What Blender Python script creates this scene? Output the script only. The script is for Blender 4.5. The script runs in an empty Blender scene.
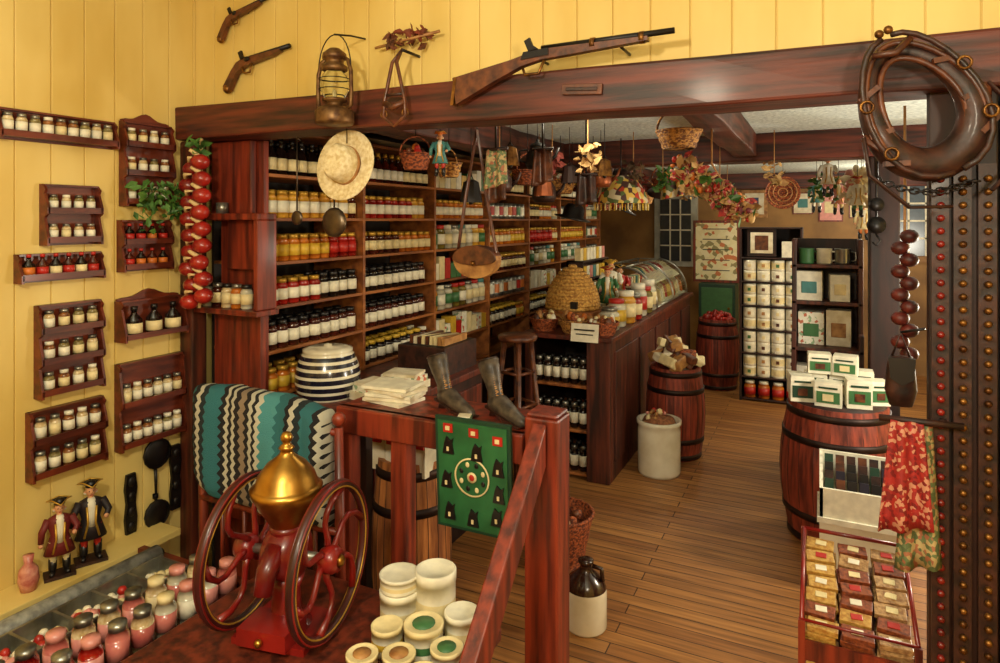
import bpy, math, random
from mathutils import Matrix, Vector
random.seed(7)
R=random.random
U=random.uniform
def lin(c):
    o=[]
    for k in c:
        k=k/255.0
        o.append(k/12.92 if k<=0.04045 else ((k+0.055)/1.055)**2.4)
    return (o[0],o[1],o[2],1.0)
def T(x=0,y=0,z=0,rx=0,ry=0,rz=0,s=1):
    m=Matrix.Translation((x,y,z))@Matrix.Rotation(math.radians(rz),4,'Z')@Matrix.Rotation(math.radians(ry),4,'Y')@Matrix.Rotation(math.radians(rx),4,'X')
    if isinstance(s,(tuple,list)):
        return m@Matrix.Diagonal((s[0],s[1],s[2],1))
    return m@Matrix.Scale(s,4)
# ---------------------------------------------------------------- materials
def mk(name,c1,c2=None,rough=.5,metal=0.0,scale=8,st=(1,1,1),bump=0.0,coat=0.0,lo=.35,hi=.65,detail=4,emit=0):
    m=bpy.data.materials.new(name); m.use_nodes=True
    nt=m.node_tree; b=nt.nodes['Principled BSDF']
    if c2 is None: c2=tuple(max(0,k*.78) for k in c1)
    tc=nt.nodes.new('ShaderNodeTexCoord'); mp=nt.nodes.new('ShaderNodeMapping')
    mp.inputs['Scale'].default_value=[scale*k for k in st]
    no=nt.nodes.new('ShaderNodeTexNoise'); no.inputs['Scale'].default_value=1.0; no.inputs['Detail'].default_value=detail
    cr=nt.nodes.new('ShaderNodeValToRGB')
    cr.color_ramp.elements[0].position=lo; cr.color_ramp.elements[0].color=lin(c2)
    cr.color_ramp.elements[1].position=hi; cr.color_ramp.elements[1].color=lin(c1)
    L=nt.links.new
    L(tc.outputs['Object'],mp.inputs[0]); L(mp.outputs[0],no.inputs['Vector']); L(no.outputs['Fac'],cr.inputs[0])
    L(cr.outputs[0],b.inputs['Base Color'])
    b.inputs['Roughness'].default_value=rough; b.inputs['Metallic'].default_value=metal
    b.inputs['Coat Weight'].default_value=coat; b.inputs['Coat Roughness'].default_value=.15
    if bump>0:
        bp=nt.nodes.new('ShaderNodeBump'); bp.inputs['Strength'].default_value=bump; bp.inputs['Distance'].default_value=.01
        L(no.outputs['Fac'],bp.inputs['Height']); L(bp.outputs[0],b.inputs['Normal'])
    return m
def plain(name,c,rough=.5,metal=0.0,coat=0.0): return mk(name,c,tuple(k*.9 for k in c),rough,metal,scale=20,coat=coat)
yel=mk('yellow_paint',(232,206,126),(216,184,98),.5,scale=3,st=(1,1,.4),bump=.05)
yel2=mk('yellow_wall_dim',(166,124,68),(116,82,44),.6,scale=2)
woodX=mk('beam_wood',(106,44,27),(40,17,11),.5,scale=14,st=(.18,2.2,2.2),bump=.35,coat=.05)
woodY=mk('beam_wood_y',(98,44,28),(42,19,12),.55,scale=14,st=(2.2,.18,2.2),bump=.35,coat=.02)
woodZ=mk('post_wood',(98,42,24),(42,18,11),.52,scale=14,st=(2.2,2.2,.18),bump=.3,coat=.04)
shelfw=mk('shelf_wood',(170,104,50),(112,60,28),.5,scale=9,st=(2,.25,2),bump=.1)
rackw=mk('rack_wood',(118,48,25),(70,24,13),.42,scale=14,st=(2,.3,2),coat=.15)
darkw=mk('dark_wood',(56,25,16),(26,12,8),.55,scale=9,st=(2,2,.3),bump=.1)
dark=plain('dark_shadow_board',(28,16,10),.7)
redw=mk('red_stain_wood',(142,52,28),(74,24,14),.45,scale=15,st=(2,2,.18),bump=.15,coat=.1)
counterw=mk('counter_stain_wood',(116,46,26),(58,22,13),.48,scale=15,st=(2,2,.18),bump=.1,coat=.08)
redbar=mk('barrel_red',(152,62,40),(86,30,19),.58,scale=16,st=(2.5,2.5,.25),bump=.3)
brbar=mk('barrel_brown',(184,116,60),(116,64,30),.55,scale=14,st=(2.5,2.5,.3),bump=.3)
hoop=mk('hoop_iron',(56,38,30),(32,20,18),.5,.6)
ceilm=mk('stucco_ceiling',(228,238,232),(186,198,194),.9,scale=40,bump=.6)
brass=mk('brass',(196,150,70),(140,96,38),.32,1.0,scale=8)
brassd=mk('old_brass',(150,104,48),(84,52,26),.4,.8,scale=30)
iron=mk('black_iron',(34,28,26),(16,12,12),.45,.3)
steel=mk('steel',(170,170,160),(110,108,100),.3,.8)
redp=mk('red_enamel',(146,28,22),(90,14,14),.32,coat=.25,scale=4)
rimp=mk('wheel_rim_paint',(72,20,18),(32,12,12),.38,coat=.15,scale=6)
goldp=plain('gold_line',(206,160,60),.35,.5)
white=plain('white_label',(242,236,212),.5)
cream=plain('cream_label',(236,218,164),.5)
red=plain('red_label',(186,36,26),.45,coat=.2)
orange=plain('orange_label',(206,112,40),.45)
yell=plain('yellow_pack',(222,180,56),.45)
green=plain('green_label',(64,116,68),.45)
dgreen=plain('dark_green',(24,62,42),.5)
teal=plain('teal_label',(70,132,130),.5)
blue=plain('blue_label',(52,70,108),.5)
pink=plain('pink_candy',(226,150,140),.35,coat=.3)
black=plain('black_paint',(20,16,16),.4,coat=.15)
leather=mk('brown_leather',(112,60,30),(62,28,16),.45,scale=25,bump=.2,coat=.15)
leatherd=mk('dark_leather',(68,34,23),(30,15,11),.5,scale=25,bump=.3,coat=.1)
bootm=mk('worn_black_leather',(88,76,62),(36,29,25),.5,scale=30,bump=.2,coat=.1)
tan=mk('tan_leather',(190,140,80),(140,92,48),.5,scale=20,bump=.1)
straw=mk('straw',(238,224,184),(206,184,132),.8,scale=60,bump=.3)
skepm=mk('skep_straw',(222,174,88),(150,100,42),.8,scale=60,bump=.5)
wick=mk('wicker',(200,144,70),(108,62,26),.7,scale=70,st=(1,1,1.6),bump=.9,lo=.42,hi=.58)
wickr=mk('wicker_red',(172,88,44),(90,38,18),.7,scale=70,st=(1,1,1.6),bump=.9,lo=.42,hi=.58)
leaf=mk('leaf',(84,128,52),(40,80,28),.5,scale=20)
onion=mk('red_onion',(182,42,30),(114,18,18),.3,scale=8,st=(1,1,.3),coat=.4)
onionw=plain('onion_neck',(224,194,136),.6)
skin=plain('painted_skin',(220,160,116),.5)
navy=plain('navy_cloth',(34,26,44),.7)
crockw=mk('crock_glaze',(236,230,208),(214,204,176),.2,scale=6,coat=.5)
crockb=plain('crock_brown',(52,28,20),.2,coat=.4)
crockn=plain('crock_navy',(28,28,46),.2,coat=.5)
paper=mk('paper',(238,230,206),(206,190,154),.7,scale=12)
jg=[mk('jar_dark',(78,26,14),(40,12,8),.12,scale=10,coat=.6),mk('jar_red',(164,30,20),(108,14,10),.12,coat=.6),
    mk('jar_amber',(204,118,36),(150,70,18),.12,coat=.6),mk('jar_honey',(212,160,56),(178,110,30),.12,coat=.6),
    mk('jar_black',(30,18,14),(16,10,8),.1,coat=.6),mk('jar_olive',(130,114,48),(84,72,26),.15,coat=.6),mk('jar_clear',(206,202,180),(160,156,136),.12,coat=.6)]
spicem=[mk('spice_pale',(222,204,162),(184,156,104),.15,scale=60,coat=.6),mk('spice_green',(150,138,90),(108,94,52),.15,scale=60,coat=.6),mk('spice_brown',(160,104,56),(106,62,32),.15,scale=60,coat=.6)]
glassm=bpy.data.materials.new('clear_glass'); glassm.use_nodes=True
_b=glassm.node_tree.nodes['Principled BSDF']; _b.inputs['Transmission Weight'].default_value=1.0; _b.inputs['Roughness'].default_value=.05; _b.inputs['IOR'].default_value=1.2
_n=glassm.node_tree.nodes.new('ShaderNodeTexNoise'); _r=glassm.node_tree.nodes.new('ShaderNodeValToRGB')
_r.color_ramp.elements[0].color=(.85,.9,.86,1); _r.color_ramp.elements[1].color=(.95,.98,.95,1)
glassm.node_tree.links.new(_n.outputs['Fac'],_r.inputs[0]); glassm.node_tree.links.new(_r.outputs[0],_b.inputs['Base Color'])
def floor_mat():
    m=bpy.data.materials.new('floor_boards'); m.use_nodes=True; nt=m.node_tree; b=nt.nodes['Principled BSDF']; L=nt.links.new
    tc=nt.nodes.new('ShaderNodeTexCoord'); br=nt.nodes.new('ShaderNodeTexBrick')
    br.inputs['Scale'].default_value=1.0; br.inputs['Brick Width'].default_value=2.1; br.inputs['Row Height'].default_value=.075
    br.inputs['Mortar Size'].default_value=.003; br.inputs['Mortar Smooth'].default_value=.3; br.offset=.37
    br.inputs['Color1'].default_value=lin((184,130,70)); br.inputs['Color2'].default_value=lin((148,96,50)); br.inputs['Mortar'].default_value=lin((64,36,18))
    mp=nt.nodes.new('ShaderNodeMapping'); mp.inputs['Scale'].default_value=(2.5,45,20)
    no=nt.nodes.new('ShaderNodeTexNoise'); no.inputs['Scale'].default_value=1; no.inputs['Detail'].default_value=5
    cr=nt.nodes.new('ShaderNodeValToRGB'); cr.color_ramp.elements[0].position=.3; cr.color_ramp.elements[0].color=(.40,.33,.26,1); cr.color_ramp.elements[1].position=.7; cr.color_ramp.elements[1].color=(1.08,1.05,1.0,1)
    mx=nt.nodes.new('ShaderNodeMixRGB'); mx.blend_type='MULTIPLY'; mx.inputs[0].default_value=.9
    L(tc.outputs['Object'],br.inputs['Vector']); L(tc.outputs['Object'],mp.inputs[0]); L(mp.outputs[0],no.inputs['Vector']); L(no.outputs['Fac'],cr.inputs[0])
    L(br.outputs['Color'],mx.inputs[1]); L(cr.outputs[0],mx.inputs[2]); L(mx.outputs[0],b.inputs['Base Color'])
    bp=nt.nodes.new('ShaderNodeBump'); bp.invert=True; bp.inputs['Strength'].default_value=.6; bp.inputs['Distance'].default_value=.004
    L(br.outputs['Fac'],bp.inputs['Height']); L(bp.outputs[0],b.inputs['Normal']); b.inputs['Roughness'].default_value=.5
    return m
def chevron_mat():
    m=bpy.data.materials.new('chevron_knit'); m.use_nodes=True; nt=m.node_tree; b=nt.nodes['Principled BSDF']; L=nt.links.new
    tc=nt.nodes.new('ShaderNodeTexCoord'); sp=nt.nodes.new('ShaderNodeSeparateXYZ'); L(tc.outputs['Object'],sp.inputs[0])
    def mt(op,a,bv=None):
        n=nt.nodes.new('ShaderNodeMath'); n.operation=op
        if hasattr(a,'links'): L(a,n.inputs[0])
        else: n.inputs[0].default_value=a
        if bv is not None:
            if hasattr(bv,'links'): L(bv,n.inputs[1])
            else: n.inputs[1].default_value=bv
        return n.outputs[0]
    tri=mt('PINGPONG',mt('ADD',sp.outputs['Z'],5.0),.018)
    v=mt('ADD',mt('ADD',sp.outputs['X'],3.13),mt('MULTIPLY',tri,.8))
    fr=mt('FRACT',mt('MULTIPLY',v,2.1))
    cr=nt.nodes.new('ShaderNodeValToRGB'); cr.color_ramp.interpolation='CONSTANT'
    cols=[(0,(30,44,50)),(.06,(50,120,130)),(.2,(28,26,30)),(.25,(206,204,186)),(.29,(26,24,28)),(.34,(206,204,186)),(.385,(30,26,30)),(.44,(150,132,110)),(.5,(26,24,28)),(.55,(206,206,190)),(.6,(24,28,32)),(.64,(206,204,186)),(.68,(80,154,160)),(.8,(46,112,120)),(.9,(26,24,28)),(.95,(206,204,186))]
    e=cr.color_ramp.elements; e[0].position=0; e[0].color=lin(cols[0][1]); e[1].position=cols[1][0]; e[1].color=lin(cols[1][1])
    for p,c in cols[2:]:
        q=e.new(p); q.color=lin(c)
    L(fr,cr.inputs[0]); L(cr.outputs[0],b.inputs['Base Color']); b.inputs['Roughness'].default_value=.9
    no=nt.nodes.new('ShaderNodeTexNoise'); no.inputs['Scale'].default_value=150
    bp=nt.nodes.new('ShaderNodeBump'); bp.inputs['Strength'].default_value=.8; bp.inputs['Distance'].default_value=.01
    L(no.outputs['Fac'],bp.inputs['Height']); L(bp.outputs[0],b.inputs['Normal'])
    return m
def patch_mat(name,cols,scale):
    m=bpy.data.materials.new(name); m.use_nodes=True; nt=m.node_tree; b=nt.nodes['Principled BSDF']; L=nt.links.new
    tc=nt.nodes.new('ShaderNodeTexCoord'); vo=nt.nodes.new('ShaderNodeTexVoronoi'); vo.inputs['Scale'].default_value=scale
    sp=nt.nodes.new('ShaderNodeSeparateColor'); cr=nt.nodes.new('ShaderNodeValToRGB'); cr.color_ramp.interpolation='CONSTANT'
    e=cr.color_ramp.elements; n=len(cols)
    e[0].position=0; e[0].color=lin(cols[0]); e[1].position=1/n; e[1].color=lin(cols[1])
    for i in range(2,n):
        q=e.new(i/n); q.color=lin(cols[i])
    L(tc.outputs['Object'],vo.inputs['Vector']); L(vo.outputs['Color'],sp.inputs[0]); L(sp.outputs[0],cr.inputs[0]); L(cr.outputs[0],b.inputs['Base Color'])
    b.inputs['Roughness'].default_value=.6
    return m
quilt=patch_mat('patchwork',[(190,60,40),(226,190,90),(90,110,60),(220,210,176),(80,50,50)],28)
ging=patch_mat('printed_cloth',[(156,40,36),(170,44,38),(200,140,110),(150,36,34),(120,26,26)],110)
ging2=patch_mat('printed_cloth_green',[(110,128,86),(170,110,80),(90,106,70),(190,170,120)],90)
packm=patch_mat('pack_print',[(236,232,210),(240,236,216),(226,222,200),(236,232,210),(150,176,136),(240,236,216),(196,110,80),(232,228,206)],55)
postm=patch_mat('poster_print',[(246,236,192),(242,230,182),(214,130,80),(246,236,192),(160,150,100),(248,238,198),(242,230,182)],22)
floorM=floor_mat(); chev=chevron_mat()
# ---------------------------------------------------------------- mesh builder
class MB:
    def __init__(s,name): s.n=name; s.v=[]; s.f=[]; s.mi=[]; s.sm=[]; s.mats=[]
    def mid(s,m):
        if m not in s.mats: s.mats.append(m)
        return s.mats.index(m)
    def add(s,vs,fs,m,tr=None,smooth=False):
        o=len(s.v)
        if tr is None: s.v.extend([tuple(v) for v in vs])
        else: s.v.extend([tuple(tr@Vector(v)) for v in vs])
        for i,f in enumerate(fs):
            s.f.append([o+k for k in f]); s.mi.append(s.mid(m[i] if isinstance(m,list) else m)); s.sm.append(smooth)
    def box(s,x,y,z,sx,sy,sz,m,tr=None,rx=0,ry=0,rz=0):
        a,b,c=sx/2,sy/2,sz/2
        vs=[(-a,-b,-c),(a,-b,-c),(a,b,-c),(-a,b,-c),(-a,-b,c),(a,-b,c),(a,b,c),(-a,b,c)]
        fs=[(0,3,2,1),(4,5,6,7),(0,1,5,4),(1,2,6,5),(2,3,7,6),(3,0,4,7)]
        t=T(x,y,z,rx,ry,rz)
        if tr is not None: t=tr@t
        s.add(vs,fs,m,t)
    def bx(s,x0,x1,y0,y1,z0,z1,m,tr=None): s.box((x0+x1)/2,(y0+y1)/2,(z0+z1)/2,x1-x0,y1-y0,z1-z0,m,tr)
    def lathe(s,prof,m,tr=None,seg=12,smooth=True):
        vs=[];rings=[]
        for r,z in prof:
            if r<1e-5: rings.append([len(vs)]); vs.append((0,0,z))
            else:
                rings.append(list(range(len(vs),len(vs)+seg)))
                for i in range(seg):
                    a=2*math.pi*i/seg; vs.append((r*math.cos(a),r*math.sin(a),z))
        fs=[];ms=[]
        for k in range(len(prof)-1):
            A,B=rings[k],rings[k+1]; mm=m[k] if isinstance(m,list) else m
            if len(A)==1 and len(B)==1: continue
            for i in range(seg):
                j=(i+1)%seg
                if len(A)==1: fs.append((A[0],B[j],B[i]))
                elif len(B)==1: fs.append((A[i],A[j],B[0]))
                else: fs.append((A[i],A[j],B[j],B[i]))
                ms.append(mm)
        s.add(vs,fs,ms,tr,smooth)
    def ball(s,x,y,z,r,m,tr=None,seg=10,sc=(1,1,1),n=6):
        prof=[(r*math.sin(math.pi*i/n),-r*math.cos(math.pi*i/n)) for i in range(n+1)]
        prof[0]=(0,-r);prof[-1]=(0,r)
        t=T(x,y,z,s=sc)
        if tr is not None: t=tr@t
        s.lathe(prof,m,t,seg)
    def tube(s,pts,r,m,tr=None,seg=7,closed=False,flat=1.0):
        P=[Vector(p) for p in pts]; n=len(P); vs=[];up=None
        for i in range(n):
            if closed: t=P[(i+1)%n]-P[i-1]
            else: t=P[min(i+1,n-1)]-P[max(i-1,0)]
            if t.length<1e-9: t=Vector((0,0,1))
            t.normalize()
            if up is None:
                up=Vector((0,0,1)) if abs(t.z)<.9 else Vector((0,1,0))
            up=(up-t*up.dot(t))
            if up.length<1e-6: up=t.orthogonal()
            up.normalize(); sd=t.cross(up)
            rr=r[i] if isinstance(r,(list,tuple)) else r
            for k in range(seg):
                a=2*math.pi*k/seg; vs.append(P[i]+up*(math.cos(a)*rr)+sd*(math.sin(a)*rr*flat))
        fs=[]
        for i in range(n if closed else n-1):
            j=(i+1)%n
            for k in range(seg):
                l=(k+1)%seg; fs.append((i*seg+k,j*seg+k,j*seg+l,i*seg+l))
        if not closed:
            fs.append(tuple(range(seg))); fs.append(tuple(reversed(range((n-1)*seg,n*seg))))
        s.add(vs,fs,m,tr,True)
    def prism(s,pts,th,m,tr=None,smooth=False):
        n=len(pts); vs=[(p[0],-th/2,p[1]) for p in pts]+[(p[0],th/2,p[1]) for p in pts]
        fs=[tuple(range(n)),tuple(reversed(range(n,2*n)))]
        for i in range(n):
            j=(i+1)%n; fs.append((i,n+i,n+j,j))
        s.add(vs,fs,m,tr,smooth)
    def done(s,bevel=0,keep=False):
        me=bpy.data.meshes.new(s.n)
        V=[Vector(v) for v in s.v]
        if keep: o=Vector((0,0,0))
        else:
            lo=Vector((min(v.x for v in V),min(v.y for v in V),min(v.z for v in V))); hi=Vector((max(v.x for v in V),max(v.y for v in V),max(v.z for v in V)))
            o=(lo+hi)/2; o.z=lo.z
        me.from_pydata([tuple(v-o) for v in V],[],s.f)
        for m in s.mats: me.materials.append(m)
        me.polygons.foreach_set('material_index',s.mi); me.polygons.foreach_set('use_smooth',s.sm)
        me.validate(); me.update()
        ob=bpy.data.objects.new(s.n,me); ob.location=o; bpy.context.scene.collection.objects.link(ob)
        if bevel:
            b=ob.modifiers.new('bevel','BEVEL'); b.width=bevel; b.segments=2; b.limit_method='ANGLE'; b.angle_limit=math.radians(50)
        return ob
# ---------------------------------------------------------------- generic parts
def jar(o,x,y,z,r,h,g,lab,lid,seg=10,tr=None):
    p=[(0,0),(r*.93,0),(r,.05*h),(r,.2*h),(r*1.015,.2*h),(r*1.015,.62*h),(r,.62*h),(r*.98,.72*h),(r*.74,.84*h),(r*.8,.84*h),(r*.8,h),(0,h)]
    m=[g,g,g,lab,lab,lab,g,g,g,lid,lid]
    t=T(x,y,z,rz=U(0,30)); 
    if tr is not None: t=tr@t
    o.lathe(p,m,t,seg)
def bottle(o,x,y,z,r,h,g,lab,lid,seg=10,tr=None):
    p=[(0,0),(r,0),(r,.12*h),(r*1.02,.12*h),(r*1.02,.45*h),(r,.45*h),(r,.55*h),(r*.38,.74*h),(r*.34,.86*h),(r*.42,.86*h),(r*.42,h),(0,h)]
    m=[g,g,lab,lab,lab,g,g,g,lid,lid,lid]
    t=T(x,y,z)
    if tr is not None: t=tr@t
    o.lathe(p,m,t,seg)
def tin(o,x,y,z,r,h,body,band,lid):
    o.lathe([(0,0),(r,0),(r,.08*h),(r,.25*h),(r,.5*h),(r,.8*h),(r*1.04,.8*h),(r*1.04,.98*h),(r*.95,h),(r*.9,h*.96),(0,h*.96)],[body,body,body,band,body,lid,lid,lid,lid,lid],T(x,y,z),22)
def barrel(name,x,y,z,r,h,m,open_=True,fill=None):
    o=MB(name); seg=22
    def rr(t): return r*(.84+.16*math.sin(math.pi*t))
    P=[(0,.02*h)]+[(rr(0)-.02,.02*h),(rr(0)-.02,0)]+[(rr(t/8),h*t/8) for t in range(9)]+[(rr(1)-.02,h),(rr(1)-.02,h*.93),(0,h*.93)]
    o.lathe(P,m,T(x,y,z),seg,False)
    for k in range(seg):
        a=2*math.pi*k/seg; o.tube([((rr(t/6)+.0005)*math.cos(a)+x,(rr(t/6)+.0005)*math.sin(a)+y,z+h*(.02+.96*t/6)) for t in range(7)],.0018,dark,None,4)
    for t in (.04,.22,.76,.94):
        a=rr(t)+.004; w=.035
        o.lathe([(a-.01,t*h-w/2),(a,t*h-w/2),(a,t*h+w/2),(a-.01,t*h+w/2)],hoop,T(x,y,z),seg*2)
    return o.done()
def basket(o,x,y,z,r,h,m,handle=True,rz=0,oval=1.0,tr=None):
    t=T(x,y,z,rz=rz,s=(1,oval,1))
    if tr is not None: t=tr@t
    n=6; P=[(0,0.004),(r*.7,0)]
    for i in range(n+1):
        q=i/n; P.append((r*(.7+.3*q)+(.004 if i%2 else 0),h*q))
    P+= [(r*.93,h),(r*.66,.02),(0,.02)]
    o.lathe(P,m,t,18)
    o.tube([(r*1.0*math.cos(a*math.pi/10),r*1.0*math.sin(a*math.pi/10),h) for a in range(20)],r*.06,m,t,6,True)
    if handle:
        o.tube([(r*math.cos(math.pi*a/12),0,h+r*1.1*math.sin(math.pi*a/12)) for a in range(13)],r*.06,m,t,6)
def clump(o,x,y,z,rad,n,mats,size=.02,sc=(1,1,1)):
    for i in range(n):
        v=Vector((U(-1,1),U(-1,1),U(-1,1)))
        if v.length>1: v.normalize()
        o.ball(x+v.x*rad*sc[0],y+v.y*rad*sc[1],z+v.z*rad*sc[2],size*U(.6,1.2),random.choice(mats),None,6,(1,1,U(.7,1.6)),4)
def leaves(o,x,y,z,rad,n,m,size=.03,sc=(1,1,1)):
    for i in range(n):
        t=T(x+U(-rad,rad)*sc[0],y+U(-rad,rad)*sc[1],z+U(-rad,rad)*sc[2],U(0,360),U(0,360),U(0,360),size*U(.6,1.3))
        o.add([(0,-1,0),(.6,-.2,.15),(.35,.6,.1),(0,1.1,0),(-.35,.6,.1),(-.6,-.2,.15),(0,0,-.05)],[(0,1,6),(1,2,6),(2,3,6),(3,4,6),(4,5,6),(5,0,6)],m,t,False)
def figurine(o,x,y,z,h,coat,pant,hatm,tr=None,rz=0,base=True):
    s=h/1.0; t=T(x,y,z,rz=rz,s=s)
    if tr is not None: t=tr@t
    if base: o.box(0,0,.02,.34,.24,.04,darkw,t)
    for sx in(-1,1):
        o.tube([(sx*.065,0,.46),(sx*.07,-.01,.27),(sx*.075,0,.07)],[.062,.045,.03],pant,t,8)
        o.tube([(sx*.074,0,.24),(sx*.075,0,.12),(sx*.078,0,.05)],[.047,.046,.035],black,t,8)
        o.tube([(sx*.078,.02,.055),(sx*.09,-.09,.055)],[.035,.026],black,t,8)
        o.tube([(sx*.12,0,.74),(sx*.19,-.02,.6),(sx*(.15 if sx>0 else .2),-.1 if sx>0 else -.02,.47 if sx<0 else .56)],[.05,.042,.034],coat,t,8)
        hx,hy,hz=(sx*(.15 if sx>0 else .2),-.12 if sx>0 else -.03,.44 if sx<0 else .56)
        o.ball(hx,hy,hz,.03,skin,t,8)
        o.tube([(sx*.05,-.085,.7),(sx*.04,-.1,.5),(sx*.08,-.1,.33)],.014,goldp,t,5)
    o.lathe([(0,.78),(.06,.785),(.125,.75),(.13,.66),(.1,.54),(.13,.44),(.175,.3),(.16,.3),(.1,.46),(0,.46)],coat,t@T(s=(1,.7,1)),14)
    o.lathe([(0,.46),(.08,.45),(.085,.6),(.09,.74),(.05,.79),(0,.79)],white,t@T(0,-.035,0,s=(.7,.75,1)),12)
    o.lathe([(0,.77),(.035,.78),(.033,.82),(0,.83)],skin,t,8)
    o.ball(0,0,.865,.062,skin,t,12,(.9,.95,1.15),8)
    o.ball(0,-.062,.858,.012,skin,t,6)
    for sx in(-1,1):
        o.ball(sx*.022,-.054,.875,.007,black,t,6)
        o.ball(sx*.06,.0,.86,.014,skin,t,6)
        o.ball(sx*.055,.015,.845,.022,white,t,6)
    o.box(0,-.058,.83,.026,.006,.006,red,t)
    o.lathe([(0,.99),(.05,.985),(.062,.92),(0,.915)],hatm,t,12)
    P=[(.155*math.cos(math.radians(a))*(1 if i%2==0 else .62),.155*math.sin(math.radians(a))*(1 if i%2==0 else .62)) for i,a in enumerate(range(-90,270,60))]
    vs=[(0,0,.915)]+[(p[0],p[1],.92+(.03 if i%2==0 else .07)) for i,p in enumerate(P)]
    o.add(vs,[(0,1+i,1+(i+1)%6) for i in range(6)],hatm,t)
    o.tube([(p[0],p[1],.92+(.03 if i%2==0 else .07)) for i,p in enumerate(P)],.009,goldp,t,5,True)
# ================================================================= ROOM
XL=-2.72
o=MB('floor'); o.bx(-3.0,2.4,-2.6,8.9,-.1,0,floorM); o.done(keep=True)
def boards(name,axis,a0,a1,w,fn,m):
    o=MB(name); a=a0
    while a<a1-1e-4:
        b=min(a+w,a1); fn(o,a+.0014,b-.0014); a=b
    return o
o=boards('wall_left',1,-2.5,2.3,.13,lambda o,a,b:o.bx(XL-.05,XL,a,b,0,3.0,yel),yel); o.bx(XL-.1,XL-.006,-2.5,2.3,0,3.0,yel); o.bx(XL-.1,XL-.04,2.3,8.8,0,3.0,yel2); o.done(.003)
o=boards('wall_header',0,XL,2.2,.13,lambda o,a,b:o.bx(a,b,2.19,2.25,2.2,3.0,yel),yel); o.bx(XL,2.2,2.196,2.25,2.2,3.0,yel); o.done(.003)
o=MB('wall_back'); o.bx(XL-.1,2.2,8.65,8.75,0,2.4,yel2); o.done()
o=MB('wall_right'); o.bx(2.1,2.2,-2.5,8.7,0,3.0,yel); o.done()
o=MB('wall_front'); o.bx(XL-.1,2.2,-2.6,-2.5,0,3.0,yel); o.done()
o=MB('wall_partition')
a=.27
while a<2.1:
    o.bx(a+.002,min(a+.16,2.1)-.002,2.14,2.19,0,2.14,darkw); a+=.16
o.done(.005)
o=MB('ceiling'); o.bx(XL-.1,2.2,-2.6,2.2,3.0,3.08,ceilm); o.done()
o=MB('ceiling_back'); o.bx(-1.75,2.2,2.25,8.7,2.31,2.38,ceilm); o.bx(XL-.1,-1.75,2.25,8.7,2.31,2.38,darkw); o.done()
def beam(name,x0,x1,y0,y1,z0,z1,m,drop=0):
    o=MB(name)
    n=12
    lx=(x1-x0)>(y1-y0)
    vs=[];fs=[]
    for i in range(n+1):
        t=i/n
        j=lambda:U(-.006,.006)
        dz=-drop*t
        if lx:
            x=x0+(x1-x0)*t
            vs+=[(x,y0+j(),z0+j()+dz),(x,y1+j(),z0+j()+dz),(x,y1+j(),z1+j()+dz),(x,y0+j(),z1+j()+dz)]
        else:
            y=y0+(y1-y0)*t
            vs+=[(x0+j(),y,z0+j()),(x1+j(),y,z0+j()),(x1+j(),y,z1+j()),(x0+j(),y,z1+j())]
    for i in range(n):
        for k in range(4):
            l=(k+1)%4; fs.append((i*4+k,i*4+l,i*4+4+l,i*4+4+k))
    fs+=[(0,3,2,1),(n*4,n*4+1,n*4+2,n*4+3)]
    o.add(vs,fs,m); return o.done(.01)
beam('header_beam',XL,2.1,2.08,2.26,2.13,2.28,woodX,.05)
beam('cross_beam',-2.28,2.1,4.5,4.68,2.13,2.31,woodX)
beam('cross_beam',-2.28,2.1,8.35,8.52,2.12,2.31,woodX)
beam('joist_beam',-.5,-.36,2.27,4.49,2.16,2.31,woodY)
beam('joist_beam',-1.85,-1.68,2.27,4.49,2.15,2.31,woodY)
beam('joist_beam',-1.85,-1.68,4.69,8.34,2.15,2.31,woodY)
o=MB('support_post'); o.bx(.27,.43,4.5,4.66,0,2.13,darkw); o.done(.01)
o=MB('corner_post'); o.bx(-2.715,-2.63,2.1,2.185,0,2.12,woodZ); o.done(.008)
o=MB('name_plaque'); o.box(-.71,2.07,2.185,.14,.012,.036,leather,ry=4); o.box(-.71,2.061,2.185,.11,.004,.012,leatherd,ry=4); o.done(.002)
o=MB('window_1')
gp=plain('dark_pane',(58,62,66),.15)
o.bx(-1.95,-1.4,8.6,8.66,1.15,2.1,mk('grey_trim',(190,190,176),(150,150,138),.6)); o.bx(-1.87,-1.48,8.58,8.61,1.22,2.02,gp)
for k in range(1,3): o.bx(-1.87+.13*k-.008,-1.87+.13*k+.008,8.565,8.59,1.22,2.02,white)
for k in range(1,4): o.bx(-1.87,-1.48,8.565,8.59,1.22+.2*k-.008,1.22+.2*k+.008,white)
o.done()
o=MB('window_2')
sky=plain('dusk_pane',(90,104,116),.2)
o.bx(.66,1.3,8.6,8.66,1.28,2.2,mk('tan_trim',(170,126,80),(130,94,56),.6)); o.bx(.73,1.23,8.58,8.61,1.35,2.13,sky)
for k in range(1,3): o.bx(.73+.166*k-.01,.73+.166*k+.01,8.565,8.59,1.35,2.13,white)
for k in range(1,4): o.bx(.73,1.23,8.565,8.59,1.35+.195*k-.01,1.35+.195*k+.01,white)
o.done()
for i,(x,z,w,h) in enumerate(((-.18,1.95,.22,.26),(.12,1.9,.26,.34),(.42,1.92,.22,.3))):
    o=MB('wall_notice'); o.box(x,8.64,z,w,.016,h,redw); o.box(x,8.63,z,w*.88,.01,h*.9,[paper,pink,cream][i]); o.box(x,8.623,z,w*.5,.006,h*.4,[teal,cream,orange][i]); o.done()
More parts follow.
